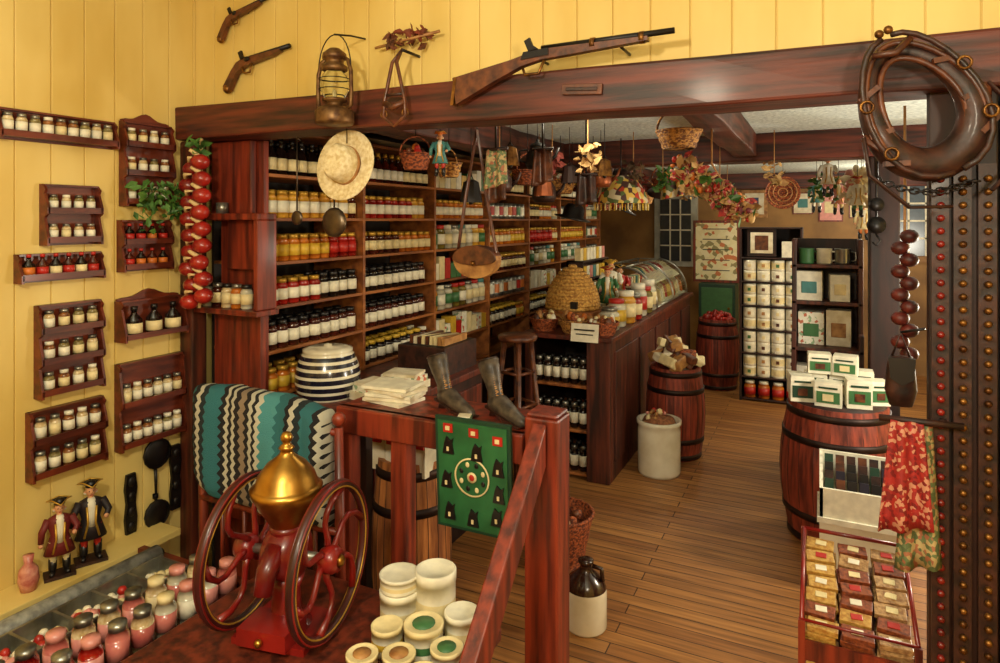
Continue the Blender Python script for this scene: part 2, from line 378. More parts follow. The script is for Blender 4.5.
# ================================================================= SHELVING + JARS
SZ=[.70,.92,1.13,1.34,1.55,1.76,1.97]
bays=[2.27,2.98,3.74,4.54,5.32,6.1,6.88,7.4]
o=MB('shelving_unit')
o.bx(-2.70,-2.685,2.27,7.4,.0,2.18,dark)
for z in SZ+[2.19]:
    o.bx(-2.685,-2.32,2.27,7.4,z-.016,z,shelfw)
for i,y in enumerate(bays):
    if i==0: o.bx(-2.60,-2.32,y-.03,y,.0,2.12,redw)
    else: o.bx(-2.68,-2.315,y-.01,y+.01,0,2.18,shelfw)
o.bx(-2.68,-2.33,2.27,7.4,0,.68,darkw)
o.done(.002)
kinds=[ 
 [(4,cream,black,'j',.036,.12),(0,white,black,'j',.036,.12)],
 [(4,white,yell,'j',.036,.125),(2,yell,goldp,'j',.036,.12),(0,white,white,'j',.036,.125)],
 [(4,white,black,'j',.034,.135),(0,white,black,'j',.034,.135),(4,white,yell,'j',.034,.135)],
 [(0,white,black,'j',.034,.135),(1,white,goldp,'j',.034,.125),(4,white,black,'j',.034,.135),(0,cream,goldp,'j',.034,.13)],
 [(1,red,goldp,'j',.034,.13),(2,cream,goldp,'j',.033,.125),(2,yell,goldp,'j',.034,.13),(0,cream,goldp,'j',.034,.13),(6,cream,white,'j',.034,.125)],
 [(3,white,goldp,'j',.034,.135),(0,cream,goldp,'j',.034,.135),(1,white,goldp,'j',.034,.13),(6,cream,red,'j',.034,.13),(2,white,goldp,'j',.034,.13)],
 [(4,cream,goldp,'b',.032,.18),(0,white,goldp,'b',.032,.18),(4,cream,black,'b',.032,.175)]]
for si,z in enumerate(SZ):
    if si==0: continue
    o=MB('preserve_jars')
    for bi in range(len(bays)-1):
        y0,y1=bays[bi]+.05,bays[bi+1]-.045
        y=y0; cur=random.choice(kinds[si]); cnt=0
        tallbay = bi>=2 and random.random()<.45
        if tallbay:
            ty=random.choice([0,1,2])
            while y<y1:
                if ty==0:
                    jar(o,-2.38,y,z,.045,.165,jg[random.choice([6,6,5,3])],random.choice([white,cream,green]),random.choice([white,red,teal,steel])); y+=.1
                elif ty==1:
                    h=U(.1,.16); o.box(-2.38,y,z+h/2+.001,.08,.07,h,random.choice([white,cream,packm,red,yell,green,paper])); y+=.078
                else:
                    o.lathe([(0,0),(.038,0),(.038,.03),(.038,.1),(.038,.13),(0,.13)],[steel,steel,random.choice([red,white,green,orange]),steel,steel],T(-2.38,y,z),12); y+=.084
            continue
        while y<y1:
            if cnt<=0: cur=random.choice(kinds[si]); cnt=random.randint(4,9)
            g,l,ld,ty,r,h=cur; f=jar if ty=='j' else bottle
            f(o,-2.362+U(-.006,.004),y,z,r,h,jg[g],l,ld,10)
            f(o,-2.46,y+U(-.01,.01),z,r,h,jg[g],l,ld,8)
            y+=2*r+.006; cnt-=1
    o.done()
o=MB('shelf_end_cabinet')
o.bx(-2.60,-2.3,2.2,2.235,.35,1.32,redw)
o.bx(-2.62,-2.22,2.10,2.235,1.32,1.345,redw)
o.bx(-2.62,-2.36,2.2,2.235,1.78,2.12,redw)
o.bx(-2.26,-2.235,2.12,2.235,1.345,1.75,redw); o.bx(-2.5,-2.26,2.19,2.235,1.52,1.75,redw)
o.bx(-2.56,-2.235,2.12,2.235,1.75,1.78,redw)
o.done(.004)
o=MB('spice_jars')
for i in range(5): jar(o,-2.585+i*.062,2.155,1.346,.028,.11,[jg[6],jg[0],spicem[0],jg[2],jg[6]][i],cream,[black,steel,black,steel,black][i],10)
o.done()
o=MB('round_tin'); o.lathe([(0,0),(.028,0),(.028,.05),(.0,.05)],steel,T(-2.50,2.16,1.781)); o.done()
o=MB('base_cabinet'); o.bx(-2.31,-1.78,2.30,3.4,.0,.87,darkw); o.bx(-2.31,-1.74,2.29,3.43,.87,.905,counterw)
for k in range(3): o.bx(-1.785,-1.77,2.35+.36*k,2.65+.36*k,.1,.8,counterw)
o.done(.005)
o=MB('striped_crock')
pf=[(0,0),(.125,0)]; mm=[crockw]
zs=[0,.02,.045,.06,.085,.1,.125,.14,.165,.18,.2,.215,.235]
for i,z in enumerate(zs):
    r=.125+.03*math.sin(math.pi*min(1,(z+.015)/.25)); pf.append((r,z)); mm.append(crockw if i in(0,) else (crockn if i%2==0 and i>=2 else crockw))
pf+= [(.115,.245),(.118,.25),(.118,.262),(.09,.272),(.02,.275),(.018,.285),(0,.29)]; mm+=[crockw]*7
o.lathe(pf,mm[:len(pf)-1],T(-2.13,2.46,.895,s=(1,1,.9)),32); o.done()
o=MB('paper_stack')
for k in range(2): o.box(-1.88,2.52+.22*k,.925,.2,.17,.036,paper,rz=U(-12,12)); o.box(-1.88,2.52+.22*k,.958,.18,.15,.03,packm,rz=U(-15,15)); o.box(-1.88,2.52+.22*k,.98,.17,.14,.014,paper,rz=U(-15,15))
o.done()
o=MB('wooden_bin'); o.bx(-2.1,-1.8,3.0,3.36,.906,1.06,leatherd); o.bx(-2.08,-1.82,3.02,3.34,1.061,1.062,dark)
for q in range(9): o.box(-2.05+.026*q,3.18,1.07,.02,.25,.06,random.choice([paper,tan,leather,cream]),rx=U(-5,5))
o.done(.004)
# ================================================================= RAILING
o=MB('stair_railing')
o.bx(-1.68,-.89,2.0,2.28,.99,1.03,redw)
o.bx(-1.68,-.89,1.985,2.03,.93,1.03,redw)
for x in(-1.66,-1.4): o.bx(x-.035,x+.035,2.0,2.07,0,.99,redw)
o.bx(-1.68,-.89,2.01,2.05,.12,.18,redw)
o.done(.006)
o=MB('newel_post'); o.bx(-.89,-.77,2.0,2.12,0,1.09,redw); o.bx(-.885,-.775,2.005,2.115,1.09,1.105,redw); o.done(.008)
o=MB('stair_handrail')
o.prism([(1.99,1.08),(1.99,.94),(1.05,-.0),(1.05,.14)],.05,redw,T(-.83,0,0,rz=90))
o.done(.006)
def boot(o,x,y,z,rz,s=1.0):
    t=T(x,y,z,rz=rz,s=s)
    o.tube([(0,.10,.205),(0,.085,.17),(0,.065,.13),(0,.052,.10),(0,.045,.07),(0,.04,.045)],[.050,.046,.038,.033,.034,.034],bootm,t,14,False,.8)
    o.tube([(0,.075,.055),(0,.05,.055),(0,.01,.052),(0,-.04,.040),(0,-.09,.028),(0,-.135,.020),(0,-.155,.017)],[.012,.034,.038,.032,.026,.019,.007],bootm,t,14,False,1.05)
    o.tube([(0,.106,.212),(0,.104,.207)],[.046,.051],leatherd,t,14,False,.8)
    o.prism([(-.155,.006),(-.13,.0),(-.04,.006),(-.0,.024),(.08,.034),(.08,.024),(0,.012),(-.04,-.004),(-.14,-.006)],.058,leatherd,t@T(0,0,.006,rz=90))
    o.lathe([(0,0),(.018,0),(.014,.018),(.022,.036),(0,.036)],leatherd,t@T(0,.06,0),10)
    for k in range(8):
        zz=.08+.016*k; yc=.048+.0072*k-(.030+.0015*k); o.tube([(-.016,yc-.004,zz),(.016,yc-.001,zz+.009)],.0028,tan,t,4); o.tube([(.016,yc-.004,zz),(-.016,yc-.001,zz+.009)],.0028,tan,t,4)
o=MB('lace_up_boot'); boot(o,-1.25,2.13,1.031,66,.92); o.done()
o=MB('lace_up_boot'); boot(o,-1.03,2.12,1.031,60,.94); o.done()
o=MB('folded_newspapers')
for k in range(5): o.box(-1.52+U(-.01,.01),2.15,1.037+.014*k,.2,.15,.012,paper if k%2 else white,rz=U(-14,14))
o.done()
o=MB('small_book'); o.box(-1.14,2.04,1.04,.05,.05,.016,green,rz=20); o.box(-1.14,2.04,1.05,.045,.045,.004,paper,rz=20); o.done()
barrel('nail_keg',-1.52,2.27,0,.165,.78,brbar)
o=MB('boxed_goods')
for k in range(4): o.box(-1.62+.068*k,2.25,.84,.06,.15,.22,[paper,white,cream,white][k],rz=U(-5,5)); o.box(-1.62+.068*k,2.168,.87,.04,.01,.05,red)
o.done()
o=MB('green_game_board')
o.box(0,0,0,.29,.014,.39,dgreen); 
gm=mk('board_green',(44,108,62),(28,80,44),.5)
o.box(0,-.009,0,.265,.006,.365,gm)
ti=T(0,-.014,0,rx=90)
o.lathe([(.062,0),(.067,0),(.067,.003),(.062,.003)],cream,ti,32)
o.lathe([(.0,0),(.018,0),(.018,.003),(0,.003)],cream,ti,20)
o.ball(0,-.016,0,.012,red,None,8,(1,.3,1))
for k in range(8):
    a=k*math.pi/4+.39; o.ball(.045*math.cos(a),-.014,.045*math.sin(a),.008,black if k%2 else cream,None,8,(1,.3,1.2))
for (x,z) in((-.09,.10),(.02,.09),(.1,.05),(-.09,-.13),(0,-.14),(.09,-.12),(-.1,-.02),(.1,-.04)):
    o.prism([(x-.022,z-.03),(x+.022,z-.03),(x+.016,z+.005),(x+.02,z+.026),(x+.008,z+.018),(x-.006,z+.03),(x-.014,z+.01)],.006,black,T(0,-.015,0))
    o.box(x,-.019,z-.012,.008,.004,.014,cream)
for(x,z) in((-.09,.16),(.01,.155),(.1,.14)): o.box(x,-.014,z,.036,.005,.03,red); o.box(x,-.017,z,.016,.005,.014,cream)
ob=o.done(); ob.matrix_world=T(-1.06,1.965,.68,rx=3,rz=0)
# ================================================================= FRONT TABLES
o=MB('display_table'); o.bx(-1.78,-.875,.75,1.80,.46,.5,counterw)
for x in(-1.72,-.93):
    for y in(.82,1.74): o.bx(x-.03,x+.03,y-.03,y+.03,0,.46,redw)
o.bx(-1.75,-.9,1.74,1.77,.36,.46,redw); o.bx(-.93,-.9,.8,1.77,.36,.46,redw); o.bx(-1.75,-.9,.78,.81,.36,.46,redw)
o.done(.006)
o=MB('showcase_table'); o.bx(-2.5,-1.82,.7,1.76,.34,.38,darkw); o.bx(-2.45,-1.87,.75,1.71,.38,.383,darkw)
for x in(-2.45,-1.87):
    for y in(.76,1.7): o.bx(x-.03,x+.03,y-.03,y+.03,0,.34,darkw)
o.bx(-1.85,-1.82,.7,1.76,.38,.41,rackw); o.bx(-2.5,-1.82,1.74,1.77,.38,.41,rackw)
o.done(.004)
o=MB('fabric_roll'); rg=mk('roll_grey',(150,150,140),(100,100,96),.5,scale=30)
o.tube([(-2.35,.9,.43),(-2.35,1.72,.43)],.035,rg,None,16)
o.tube([(-2.35,.88,.43),(-2.35,1.74,.43)],.014,black,None,10)
o.done()
o=MB('divided_tray'); o.bx(-2.30,-2.12,.9,1.70,.384,.39,white)
o.bx(-2.30,-2.29,.9,1.7,.39,.45,steel); o.bx(-2.13,-2.12,.9,1.7,.39,.45,steel)
for k in range(7): o.bx(-2.29,-2.13,.9+.13*k,.91+.13*k,.39,.45,steel)
for k in range(6): clump(o,-2.21,.97+.13*k,.415,.045,12,[pink,cream,white,red],.018,(1,1,.3))
o.done()
pinkj=mk('pink_jar',(214,130,118),(176,86,80),.15,coat=.5)
o=MB('candy_jars')
for row,x in enumerate((-2.05,-1.93)):
    for k in range(10):
        y=.92+.082*k+.03*row
        jar(o,x,y,.384,.033,.135,random.choice([pinkj,jg[6],pinkj,jg[1],spicem[0]]),random.choice([white,pink,cream,pinkj]),random.choice([steel,cream,pink,steel]),12)
o.done()
o=MB('kitchen_tins')
TT=[(-1.17,1.68,.5,.06,.11,0),(-1.17,1.68,.612,.06,.045,0),(-1.07,1.73,.5,.062,.17,0),(-.955,1.69,.5,.05,.09,0),(-1.03,1.60,.5,.056,.085,3),(-1.13,1.56,.5,.045,.075,1),
 (-.935,1.57,.5,.045,.06,3),(-1.04,1.49,.5,.045,.06,2),(-1.135,1.45,.5,.043,.055,2),(-.945,1.46,.5,.043,.055,2),(-1.04,1.385,.5,.045,.05,2),(-.94,1.36,.5,.043,.05,0),(-1.14,1.35,.5,.043,.05,2),(-1.04,1.28,.5,.045,.05,0),(-.94,1.26,.5,.045,.06,2)]
for (x,y,z,r,h,c) in TT:
    tin(o,x,y,z,r,h,[white,white,cream,white][c],[cream,yell,orange,green][c],[white,cream,cream,cream][c])
    if c>=2: o.lathe([(0,0),(r*.6,0),(r*.6,.002),(0,.002)],[green if c==3 else tan]*3,T(x,y,z+h*.962),14)
o.done()
# ================================================================= COFFEE GRINDER
o=MB('coffee_grinder'); G=T(-1.46,1.5,.5,rz=11)
def wheel(cx,side):
    rc=.212; zc=.235
    o.tube([(cx,rc*math.cos(2*math.pi*a/48),zc+rc*math.sin(2*math.pi*a/48)) for a in range(48)],.0145,rimp,G,8,True)
    for dx in (-.011,.011):
        for q in(.008,-.006): o.tube([(cx+dx,(rc+q)*math.cos(2*math.pi*a/48),zc+(rc+q)*math.sin(2*math.pi*a/48)) for a in range(48)],.003,redp if q>0 else goldp,G,6,True)
    for k in range(6):
        a0=k*math.pi/3+.2*side
        pts=[]
        for q in range(7):
            t=q/6; r=.025+(rc-.035)*t; a=a0+.5*math.sin(t*math.pi)
            pts.append((cx-side*.015*(1-t),r*math.cos(a),zc+r*math.sin(a)))
        o.tube(pts,[.012,.010,.009,.009,.009,.010,.013],redp,G,7)
    o.lathe([(0,-.03),(.03,-.03),(.04,-.012),(.04,.012),(.03,.03),(0,.03)],redp,G@T(cx,0,zc,ry=90),20)
    o.lathe([(.012,.03),(.02,.032),(.012,.042),(0,.045)],brass,G@T(cx,0,zc,ry=90*side),14)
wheel(-.14,-1); wheel(.15,1)
o.tube([(-.17,0,.235),(.17,0,.235)],.014,steel,G,10)
o.lathe([(0,-.06),(.05,-.06),(.075,-.045),(.082,-.02),(.082,.02),(.075,.045),(.05,.06),(0,.06)],redp,G@T(0,0,.24,ry=90),24)
o.lathe([(.0,0),(.09,0),(.09,.012),(.06,.03),(.045,.07),(.04,.13),(.055,.17),(0,.18)],redp,G,20)
o.bx(-.12,.12,-.1,.1,0,.02,redp,G); o.bx(-.08,.08,-.13,-.02,.02,.07,redp,G); o.ball(0,-.14,.045,.012,brass,G)
o.tube([(0,-.05,.27),(0,-.1,.23),(0,-.12,.17)],[.035,.03,.026],redp,G,12)
o.ball(.0,-.083,.26,.02,goldp,G,10,(1.4,.3,1))
o.lathe([(.03,.30),(.045,.32),(.062,.35),(.092,.40),(.104,.42),(.108,.437),(.098,.442),(.094,.447),(.085,.475),(.058,.51),(.03,.53),(.02,.54),(.018,.55),(.024,.556),(.018,.563),(.01,.57),(.017,.58),(.018,.59),(.012,.602),(0,.606)],brass,G,32)
o.lathe([(.0,.30),(.05,.30),(.05,.325),(.0,.325)],redp,G,20)
o.done()
# ================================================================= QUILT RACK + AFGHAN
o=MB('quilt_rack')
for x in(-2.27,-1.56):
    o.tube([(x,1.86,.0),(x,1.87,.45),(x,1.86,1.0)],[.016,.02,.016],redw,None,10); o.ball(x,1.86,1.03,.026,redw)
    o.tube([(x,1.77,0.018),(x,1.95,.018)],.018,redw)
    o.tube([(x,1.80,.02),(x,1.86,.25)],.012,redw); o.tube([(x,1.93,.02),(x,1.86,.25)],.012,redw)
for z in(.3,.62,.98): o.tube([(-2.27,1.86,z),(-1.56,1.86,z)],.014,redw,None,8)
for k in range(5): o.tube([(-2.15+.12*k,1.86,.3),(-2.15+.12*k,1.86,.62)],.009,redw)
o.done()
o=MB('crocheted_afghan'); vs=[];fs=[]; NX=30; NS=28
for i in range(NX+1):
    u=i/NX; x=-2.25+.66*u
    for k in range(NS):
        a=2*math.pi*k/NS; ca,sa=math.cos(a),math.sin(a)
        yy=1.855+.062*math.copysign(abs(ca)**.6,ca); zz=.875+.21*math.copysign(abs(sa)**.55,sa)
        wv=.010*math.sin(u*14+zz*4)+.006*math.sin(u*31)
        e=1 if 0<i<NX else .8
        zz+= .02*math.sin(u*math.pi)*(1 if sa>0 else -1)- .022*u
        vs.append((x+.006*math.sin(zz*40),1.855+(yy-1.855)*e+wv,zz))
for i in range(NX):
    for k in range(NS):
        l=(k+1)%NS; fs.append((i*NS+k,(i+1)*NS+k,(i+1)*NS+l,i*NS+l))
fs.append(tuple(range(NS))); fs.append(tuple(reversed(range(NX*NS,(NX+1)*NS))))
o.add(vs,fs,chev,None,True); o.done()
# ================================================================= LEFT WALL: SPICE RACKS
def rack(y0,y1,shelves,z1,arch=False,jr=.021,jh=.078,kind=0):
    o=MB('spice_rack'); X=XL+.001; D=.055 if kind!=4 else .078
    z0=shelves[0]-.02
    for y in(y0,y1): 
        pp=[(0,z0),(D,z0),(D,z0+.03)]
        for z in shelves[1:]: pp+=[(D*.6,z-.025),(D,z-.01),(D,z+.014)]
        pp+=[(D*.6,z1-.035),(D*.75,z1-.02),(D*.4,z1),(0,z1)]
        o.prism(pp,.01,rackw,T(X,y,0))
    o.bx(X,X+.006,y0,y1,z0,z1,rackw)
    if arch:
        n=12; pts=[(y0,z1)]+[(y0+(y1-y0)*i/n,z1+.035*math.sin(math.pi*i/n)+.008*math.cos(4*math.pi*i/n)) for i in range(n+1)]+[(y1,z1)]
        o.prism(pts,.01,rackw,T(X+.005,0,0)@Matrix.Rotation(math.pi/2,4,'Z'))
    for z in shelves:
        o.bx(X,X+D,y0,y1,z-.01,z,rackw); o.bx(X+D-.006,X+D,y0,y1,z,z+.014,rackw)
    o.bx(X,X+.03,y0,y1,z1-.008,z1,rackw)
    o.done()
    j=MB('spice_bottles')
    for z in shelves:
        n=max(3,int((y1-y0-.02)/(jr*2+.002)))
        for i in range(n):
            y=y0+.008+(y1-y0-.016)*(i+.5)/n
            if kind==0: jar(j,X+.028,y,z,jr*.92,jh,random.choice(spicem),random.choice([white,cream,white]),random.choice([steel,white,steel]),10)
            elif kind==1: bottle(j,X+.029,y,z,jr,jh,random.choice([jg[4],jg[0]]),random.choice([red,orange,cream]),red,10)
            else: bottle(j,X+.044,y,z,jr,jh,jg[kind],cream,black,10)
    j.done()
rack(1.33,1.77,[2.07],2.165)
rack(1.81,2.04,[1.83,1.955,2.08],2.18,True,.02,.07)
rack(1.49,1.70,[1.67,1.785],1.89,False,.018,.065)
rack(1.80,2.03,[1.545,1.655],1.75,False,.02,.08,1)
rack(1.40,1.71,[1.53],1.62,False,.021,.09,1)
rack(1.47,1.71,[1.08,1.20,1.32],1.42)
rack(1.79,2.09,[1.245],1.40,True,.034,.13,4)
rack(1.44,1.72,[.77,.90],1.015,False,.022,.09)
rack(1.79,2.10,[.775,.95],1.13,False,.022,.09)
o=MB('wall_ledge'); o.bx(XL,XL+.17,1.0,1.98,.35,.38,yel); o.bx(XL,XL+.04,1.0,1.98,.27,.35,yel)
for y in(1.1,1.9): o.prism([(0,.35),(.14,.35),(0,.2)],.02,yel,T(XL,y,0))
o.done(.003)
o=MB('colonial_figurine'); figurine(o,-2.63,1.51,.381,.30,plain('dark_red_coat',(110,26,24),.6),cream,black,rz=65); o.done()
o=MB('colonial_figurine'); figurine(o,-2.63,1.63,.381,.325,plain('black_coat',(30,20,24),.6),red,black,rz=65); o.done()
o=MB('small_vase'); o.lathe([(0,0),(.025,0),(.035,.04),(.03,.08),(.014,.1),(.018,.13),(0,.13)],mk('pink_vase',(214,150,130),(180,90,80),.3,scale=40),T(-2.63,1.40,.38)); o.done()
def spoon(name,y,ztop,L,r,bowl_up=False):
    o=MB(name); x=XL+.02
    o.tube([(x,y,ztop),(x+.004,y,ztop-L)],[.008,.005],iron)
    z=ztop+r if bowl_up else ztop-L-r*.8
    o.ball(x+.006,y,z,r,iron,None,14,(.3,1,1.05)); o.lathe([(r*.92,0),(r*1.03,0),(r*1.03,.006),(r*.92,.006)],iron,T(x+.012,y,z,ry=90),20)
    o.tube([(x,y,(ztop-L-.02) if bowl_up else ztop+.01),(x,y,(ztop-L) if bowl_up else ztop)],.012,iron)
    o.done()
spoon('iron_ladle',1.965,.63,.12,.065,True); spoon('iron_ladle',1.965,.50,.03,.06,False)
for y,z,L in((1.85,.64,.26),(2.07,.7,.30)):
    o=MB('cast_iron_mold'); x=XL+.015
    o.prism([(-.022,0),(.022,0),(.028,L*.25),(.02,L*.5),(.028,L*.75),(.02,L),(-.02,L),(-.028,L*.75),(-.02,L*.5),(-.028,L*.25)],.014,iron,T(x,y,z-L)@Matrix.Rotation(math.pi/2,4,'Z'))
    for k in range(4): o.ball(x+.008,y,z-L+L*(.12+.25*k),.018,iron,None,8,(.5,1,1.2))
    o.done()
o=MB('onion_strand'); 
o.tube([(-2.53,2.07,2.12),(-2.53,2.06,1.35)],.008,onionw)
for k in range(9):
    z=1.98-.075*k
    for s in(-1,1):
        x=-2.53+s*.036+U(-.01,.01); y=2.04+U(-.01,.01); zz=z+(.03 if s>0 else 0)
        o.ball(x,y,zz,.042,onion,None,14,(1,1,.85),8); o.tube([(x,y-.01,zz+.028),(x-s*.02,y-.035,zz+.05),(x-s*.045,y-.02,zz+.05)],[.012,.008,.004],onionw)
leaves(o,-2.53,2.05,2.08,.04,16,leaf,.028)
o.done()
o=MB('trailing_ivy'); 
leaves(o,-2.62,1.93,1.86,.07,70,leaf,.022,(.6,1.6,.8)); leaves(o,-2.62,2.02,1.8,.05,35,leaf,.02,(.7,1,1)); leaves(o,-2.62,1.88,1.76,.05,25,leaf,.018,(.5,1,1.2)); leaves(o,-2.60,2.05,1.88,.04,20,leaf,.02,(.8,1,1.2))
o.tube([(-2.66,1.85,1.9),(-2.62,1.93,1.88),(-2.62,2.0,1.82),(-2.62,2.03,1.74)],.004,leaf); o.done()
# ================================================================= ABOVE BEAM: GUNS
Pg=[(-.205,-.075),(-.2,-.098),(-.175,-.1),(-.15,-.07),(-.12,-.035),(-.07,-.014),(.10,-.008),(.15,.002),(.15,.010),(-.07,.022),(-.11,.012),(-.145,-.015),(-.18,-.05)]
def pistol(x,z,ry,s=1):
    t=T(x,2.165,z,ry=ry,s=s); o=MB('flintlock_pistol'); o.prism(Pg,.028,leather,t); o.tube([(-.06,0,.018),(.20,0,.012)],.011,iron,t,8)
    o.tube([(-.08,-.01,-.015),(-.07,-.01,-.045),(-.035,-.01,-.05),(-.02,-.01,-.012)],.005,brassd,t,6)
    o.prism([(-.075,.015),(-.085,.05),(-.065,.055),(-.06,.03),(-.045,.02)],.01,iron,t@T(0,-.016,0)); o.ball(-.04,-.018,.01,.012,iron,t,8,(1.5,.4,1))
    o.ball(-.19,0,-.088,.022,brassd,t,8); o.tube([(.02,0,.0),(.02,.03,.0)],.005,iron,t); o.done()
pistol(-2.29,2.475,-8,1.02); pistol(-2.38,2.70,-13,.82)
o=MB('musket'); tm=T(.02,2.035,-.012)
o.prism([(-1.20,2.27),(-1.185,2.175),(-1.03,2.245),(-.93,2.285),(-.86,2.30),(-.5,2.322),(-.5,2.335),(-.84,2.335),(-.91,2.325),(-.97,2.31)],.03,leather,tm)
o.tube([(-.86,0,2.34),(-.42,0,2.345)],.010,iron,tm,10)
o.tube([(-.93,-.005,2.285),(-.92,-.005,2.255),(-.87,-.005,2.255),(-.85,-.005,2.30)],.005,brassd,tm,6)
o.prism([(-.9,2.33),(-.915,2.365),(-.895,2.375),(-.885,2.35),(-.865,2.335)],.012,iron,tm@T(0,-.02,0)); o.prism([(-.93,2.305),(-.83,2.312),(-.83,2.335),(-.92,2.33)],.006,iron,tm@T(0,-.018,0))
for x in(-.68,-.52): o.lathe([(.017,-.008),(.02,-.008),(.02,.008),(.017,.008)],brassd,tm@T(x,0,2.335,ry=90),12)
o.box(-1.195,0,2.222,.012,.034,.1,brassd,tm,ry=8)
for x in(-.9,-.6): o.tube([(x,0,2.325),(x,.16,2.325)],.005,iron,tm)
o.done()
o=MB('hurricane_lantern'); t=T(-1.69,1.99,2.12)
tinm=mk('lantern_metal',(130,96,56),(78,50,30),.45,.6,scale=30)
o.lathe([(0,0),(.07,0),(.075,.01),(.075,.05),(.06,.065),(.03,.07),(.03,.085),(.048,.09),(.048,.1),(.04,.1)],tinm,t,24)
o.lathe([(.036,.1),(.05,.125),(.056,.155),(.05,.185),(.036,.205)],glassm,t,20)
o.lathe([(.006,.09),(.008,.13),(.0,.14)],cream,t,8)
o.lathe([(.04,.205),(.05,.21),(.05,.225),(.035,.235),(.035,.25),(.048,.255),(.045,.275),(.02,.295),(0,.3)],tinm,t,20)
for s in(-1,1):
    o.tube([(s*.055,0,.055),(s*.08,0,.07),(s*.082,0,.12),(s*.08,0,.2),(s*.065,0,.245),(s*.035,0,.262)],.008,tinm,t,8)
o.tube([(.08*math.cos(math.pi*a/12),0,.21+.14*math.sin(math.pi*a/12)) for a in range(13)],.0025,iron,t,5)
for z in(.135,.175): o.tube([(.06*math.cos(2*math.pi*a/20),.06*math.sin(2*math.pi*a/20),z) for a in range(20)],.002,iron,t,5,True)
o.tube([(0,0,.35),(0,.1,.37),(0,.19,.38)],.004,iron,t)
o.done()
o=MB('bridle_strap'); t=T(-1.43,2.02,2.1)
o.tube([(0,.05,.3),(-.01,0,.24),(-.045,0,.1),(-.05,0,.04),(0,0,.0),(.05,0,.04),(.045,0,.1),(.01,0,.24)],.007,leather,t,6,True)
o.tube([(-.045,0,.09),(0,-.01,.07),(.045,0,.09)],.012,leather,t); o.tube([(-.04,0,.12),(.04,0,.12)],.006,leatherd,t)
for s in(-1,1): o.tube([(s*.048+.014*math.cos(a*.63),0,.05+.014*math.sin(a*.63)) for a in range(10)],.003,brassd,t,5,True)
o.tube([(0,.05,.3),(0,.17,.3)],.006,iron,t); o.done()
o=MB('dried_flower_bunch'); leaves(o,-1.44,2.13,2.46,.07,60,mk('dry_red',(140,50,30),(90,60,30),.8),.02,(1.4,.3,.5)); o.tube([(-1.6,2.13,2.44),(-1.3,2.13,2.47)],.006,tan); o.done()
# ================================================================= HANGING ITEMS UNDER BEAM
def hook(o,x,y,z0,z1): o.tube([(x,y,z1),(x,y,z0)],.002,iron,None,5)
o=MB('straw_hat'); t=T(-1.72,2.10,1.97,rz=2)@T(rx=80,s=1.0)
o.lathe([(.072,.0),(.08,.004),(.11,.004),(.145,.016),(.147,.012),(.11,-.002),(.07,-.006)],straw,t@T(s=(.95,1.0,1)),32)
o.lathe([(.075,.0),(.074,.025),(.07,.075),(.055,.095),(.02,.088),(0,.082)],straw,t@T(s=(.85,1.05,1)),28)
o.lathe([(.077,.002),(.077,.016),(.074,.016)],tan,t@T(s=(.86,1.05,1)),28)
hook(o,-1.72,2.10,2.06,2.13); o.done()
def ladle(name,x,y,ztop,zb,r,m):
    o=MB(name); o.tube([(x,y,ztop),(x+.012,y-.01,ztop+.012),(x+.02,y,ztop)],.003,m)
    o.tube([(x,y,ztop),(x,y,zb+r)],[.003,.004],m)
    o.ball(x,y,zb,r,m,T(0,0,0),16,(1,.35,1),8); o.done()
pewter=mk('pewter',(120,104,84),(70,56,46),.35,.8)
ladle('hanging_ladle',-2.08,2.2,2.1,1.76,.032,pewter)
ladle('hanging_skimmer',-1.87,2.2,2.12,1.74,.065,pewter)
o=MB('leather_satchel'); x,y=-1.40,2.62
vs=[(.112*math.cos(a*math.pi/12),.085*math.sin(a*math.pi/12)*(1.0 if a>12 else .75)) for a in range(24)]
o.prism(vs,.05,tan,T(x,y,1.57),False)
o.prism([(p[0]*.98,p[1]*.95 if p[1]>0 else p[1]*.35) for p in vs],.07,leather,T(x,y-.002,1.575))
o.ball(x,y-.04,1.555,.012,brassd)
o.tube([(x-.1,y,1.6),(x-.06,y,1.85),(x,y,2.16),(x+.05,y,1.85),(x+.1,y,1.6)],.014,leather,None,6,False,.4); hook(o,x,y,2.16,2.3); o.done(.004)
def hbasket(x,y,z,r,h,m,top=2.3,fill=None):
    o=MB('hanging_basket'); basket(o,x,y,z,r,h,m,rz=U(0,90)); hook(o,x,y,z+h+r*1.1,top)
    if fill: clump(o,x,y,z+h,r*.7,16,fill,.02,(1,1,.5))
    o.done()
hbasket(-1.60,2.42,1.97,.07,.07,wickr,2.3,[red,orange,leather]); hbasket(-1.56,2.64,1.95,.06,.065,wick)
o=MB('rag_doll'); figurine(o,-1.45,2.38,1.93,.2,teal,red,orange,rz=25,base=False); hook(o,-1.45,2.38,2.12,2.3); o.done()
def pot(name,x,y,z,m,s=1):
    o=MB(name); t=T(x,y,z,rz=20,s=s)
    o.lathe([(0,0),(.06,0),(.075,.03),(.07,.09),(.045,.13),(.05,.135),(.045,.15),(.01,.165),(.012,.18),(0,.185)],m,t,20)
    o.tube([(.068,0,.04),(.11,0,.08),(.13,0,.13)],[.014,.01,.008],m,t); o.tube([(-.06,0,.12),(-.11,0,.11),(-.11,0,.05),(-.07,0,.04)],.006,m,t)
    o.tube([(0,0,.185*s),(0,0,2.3-z)],.002,iron,T(x,y,z),4); o.done()
copper=mk('copper',(160,88,50),(104,52,30),.4,.6)
pot('coffee_pot',-1.52,3.12,1.9,leatherd,.8); pot('coffee_pot',-1.24,2.95,2.0,iron,.8); pot('watering_can',-1.52,3.72,1.86,darkw,1.0); pot('coffee_pot',-1.2,3.85,1.95,copper,.9)
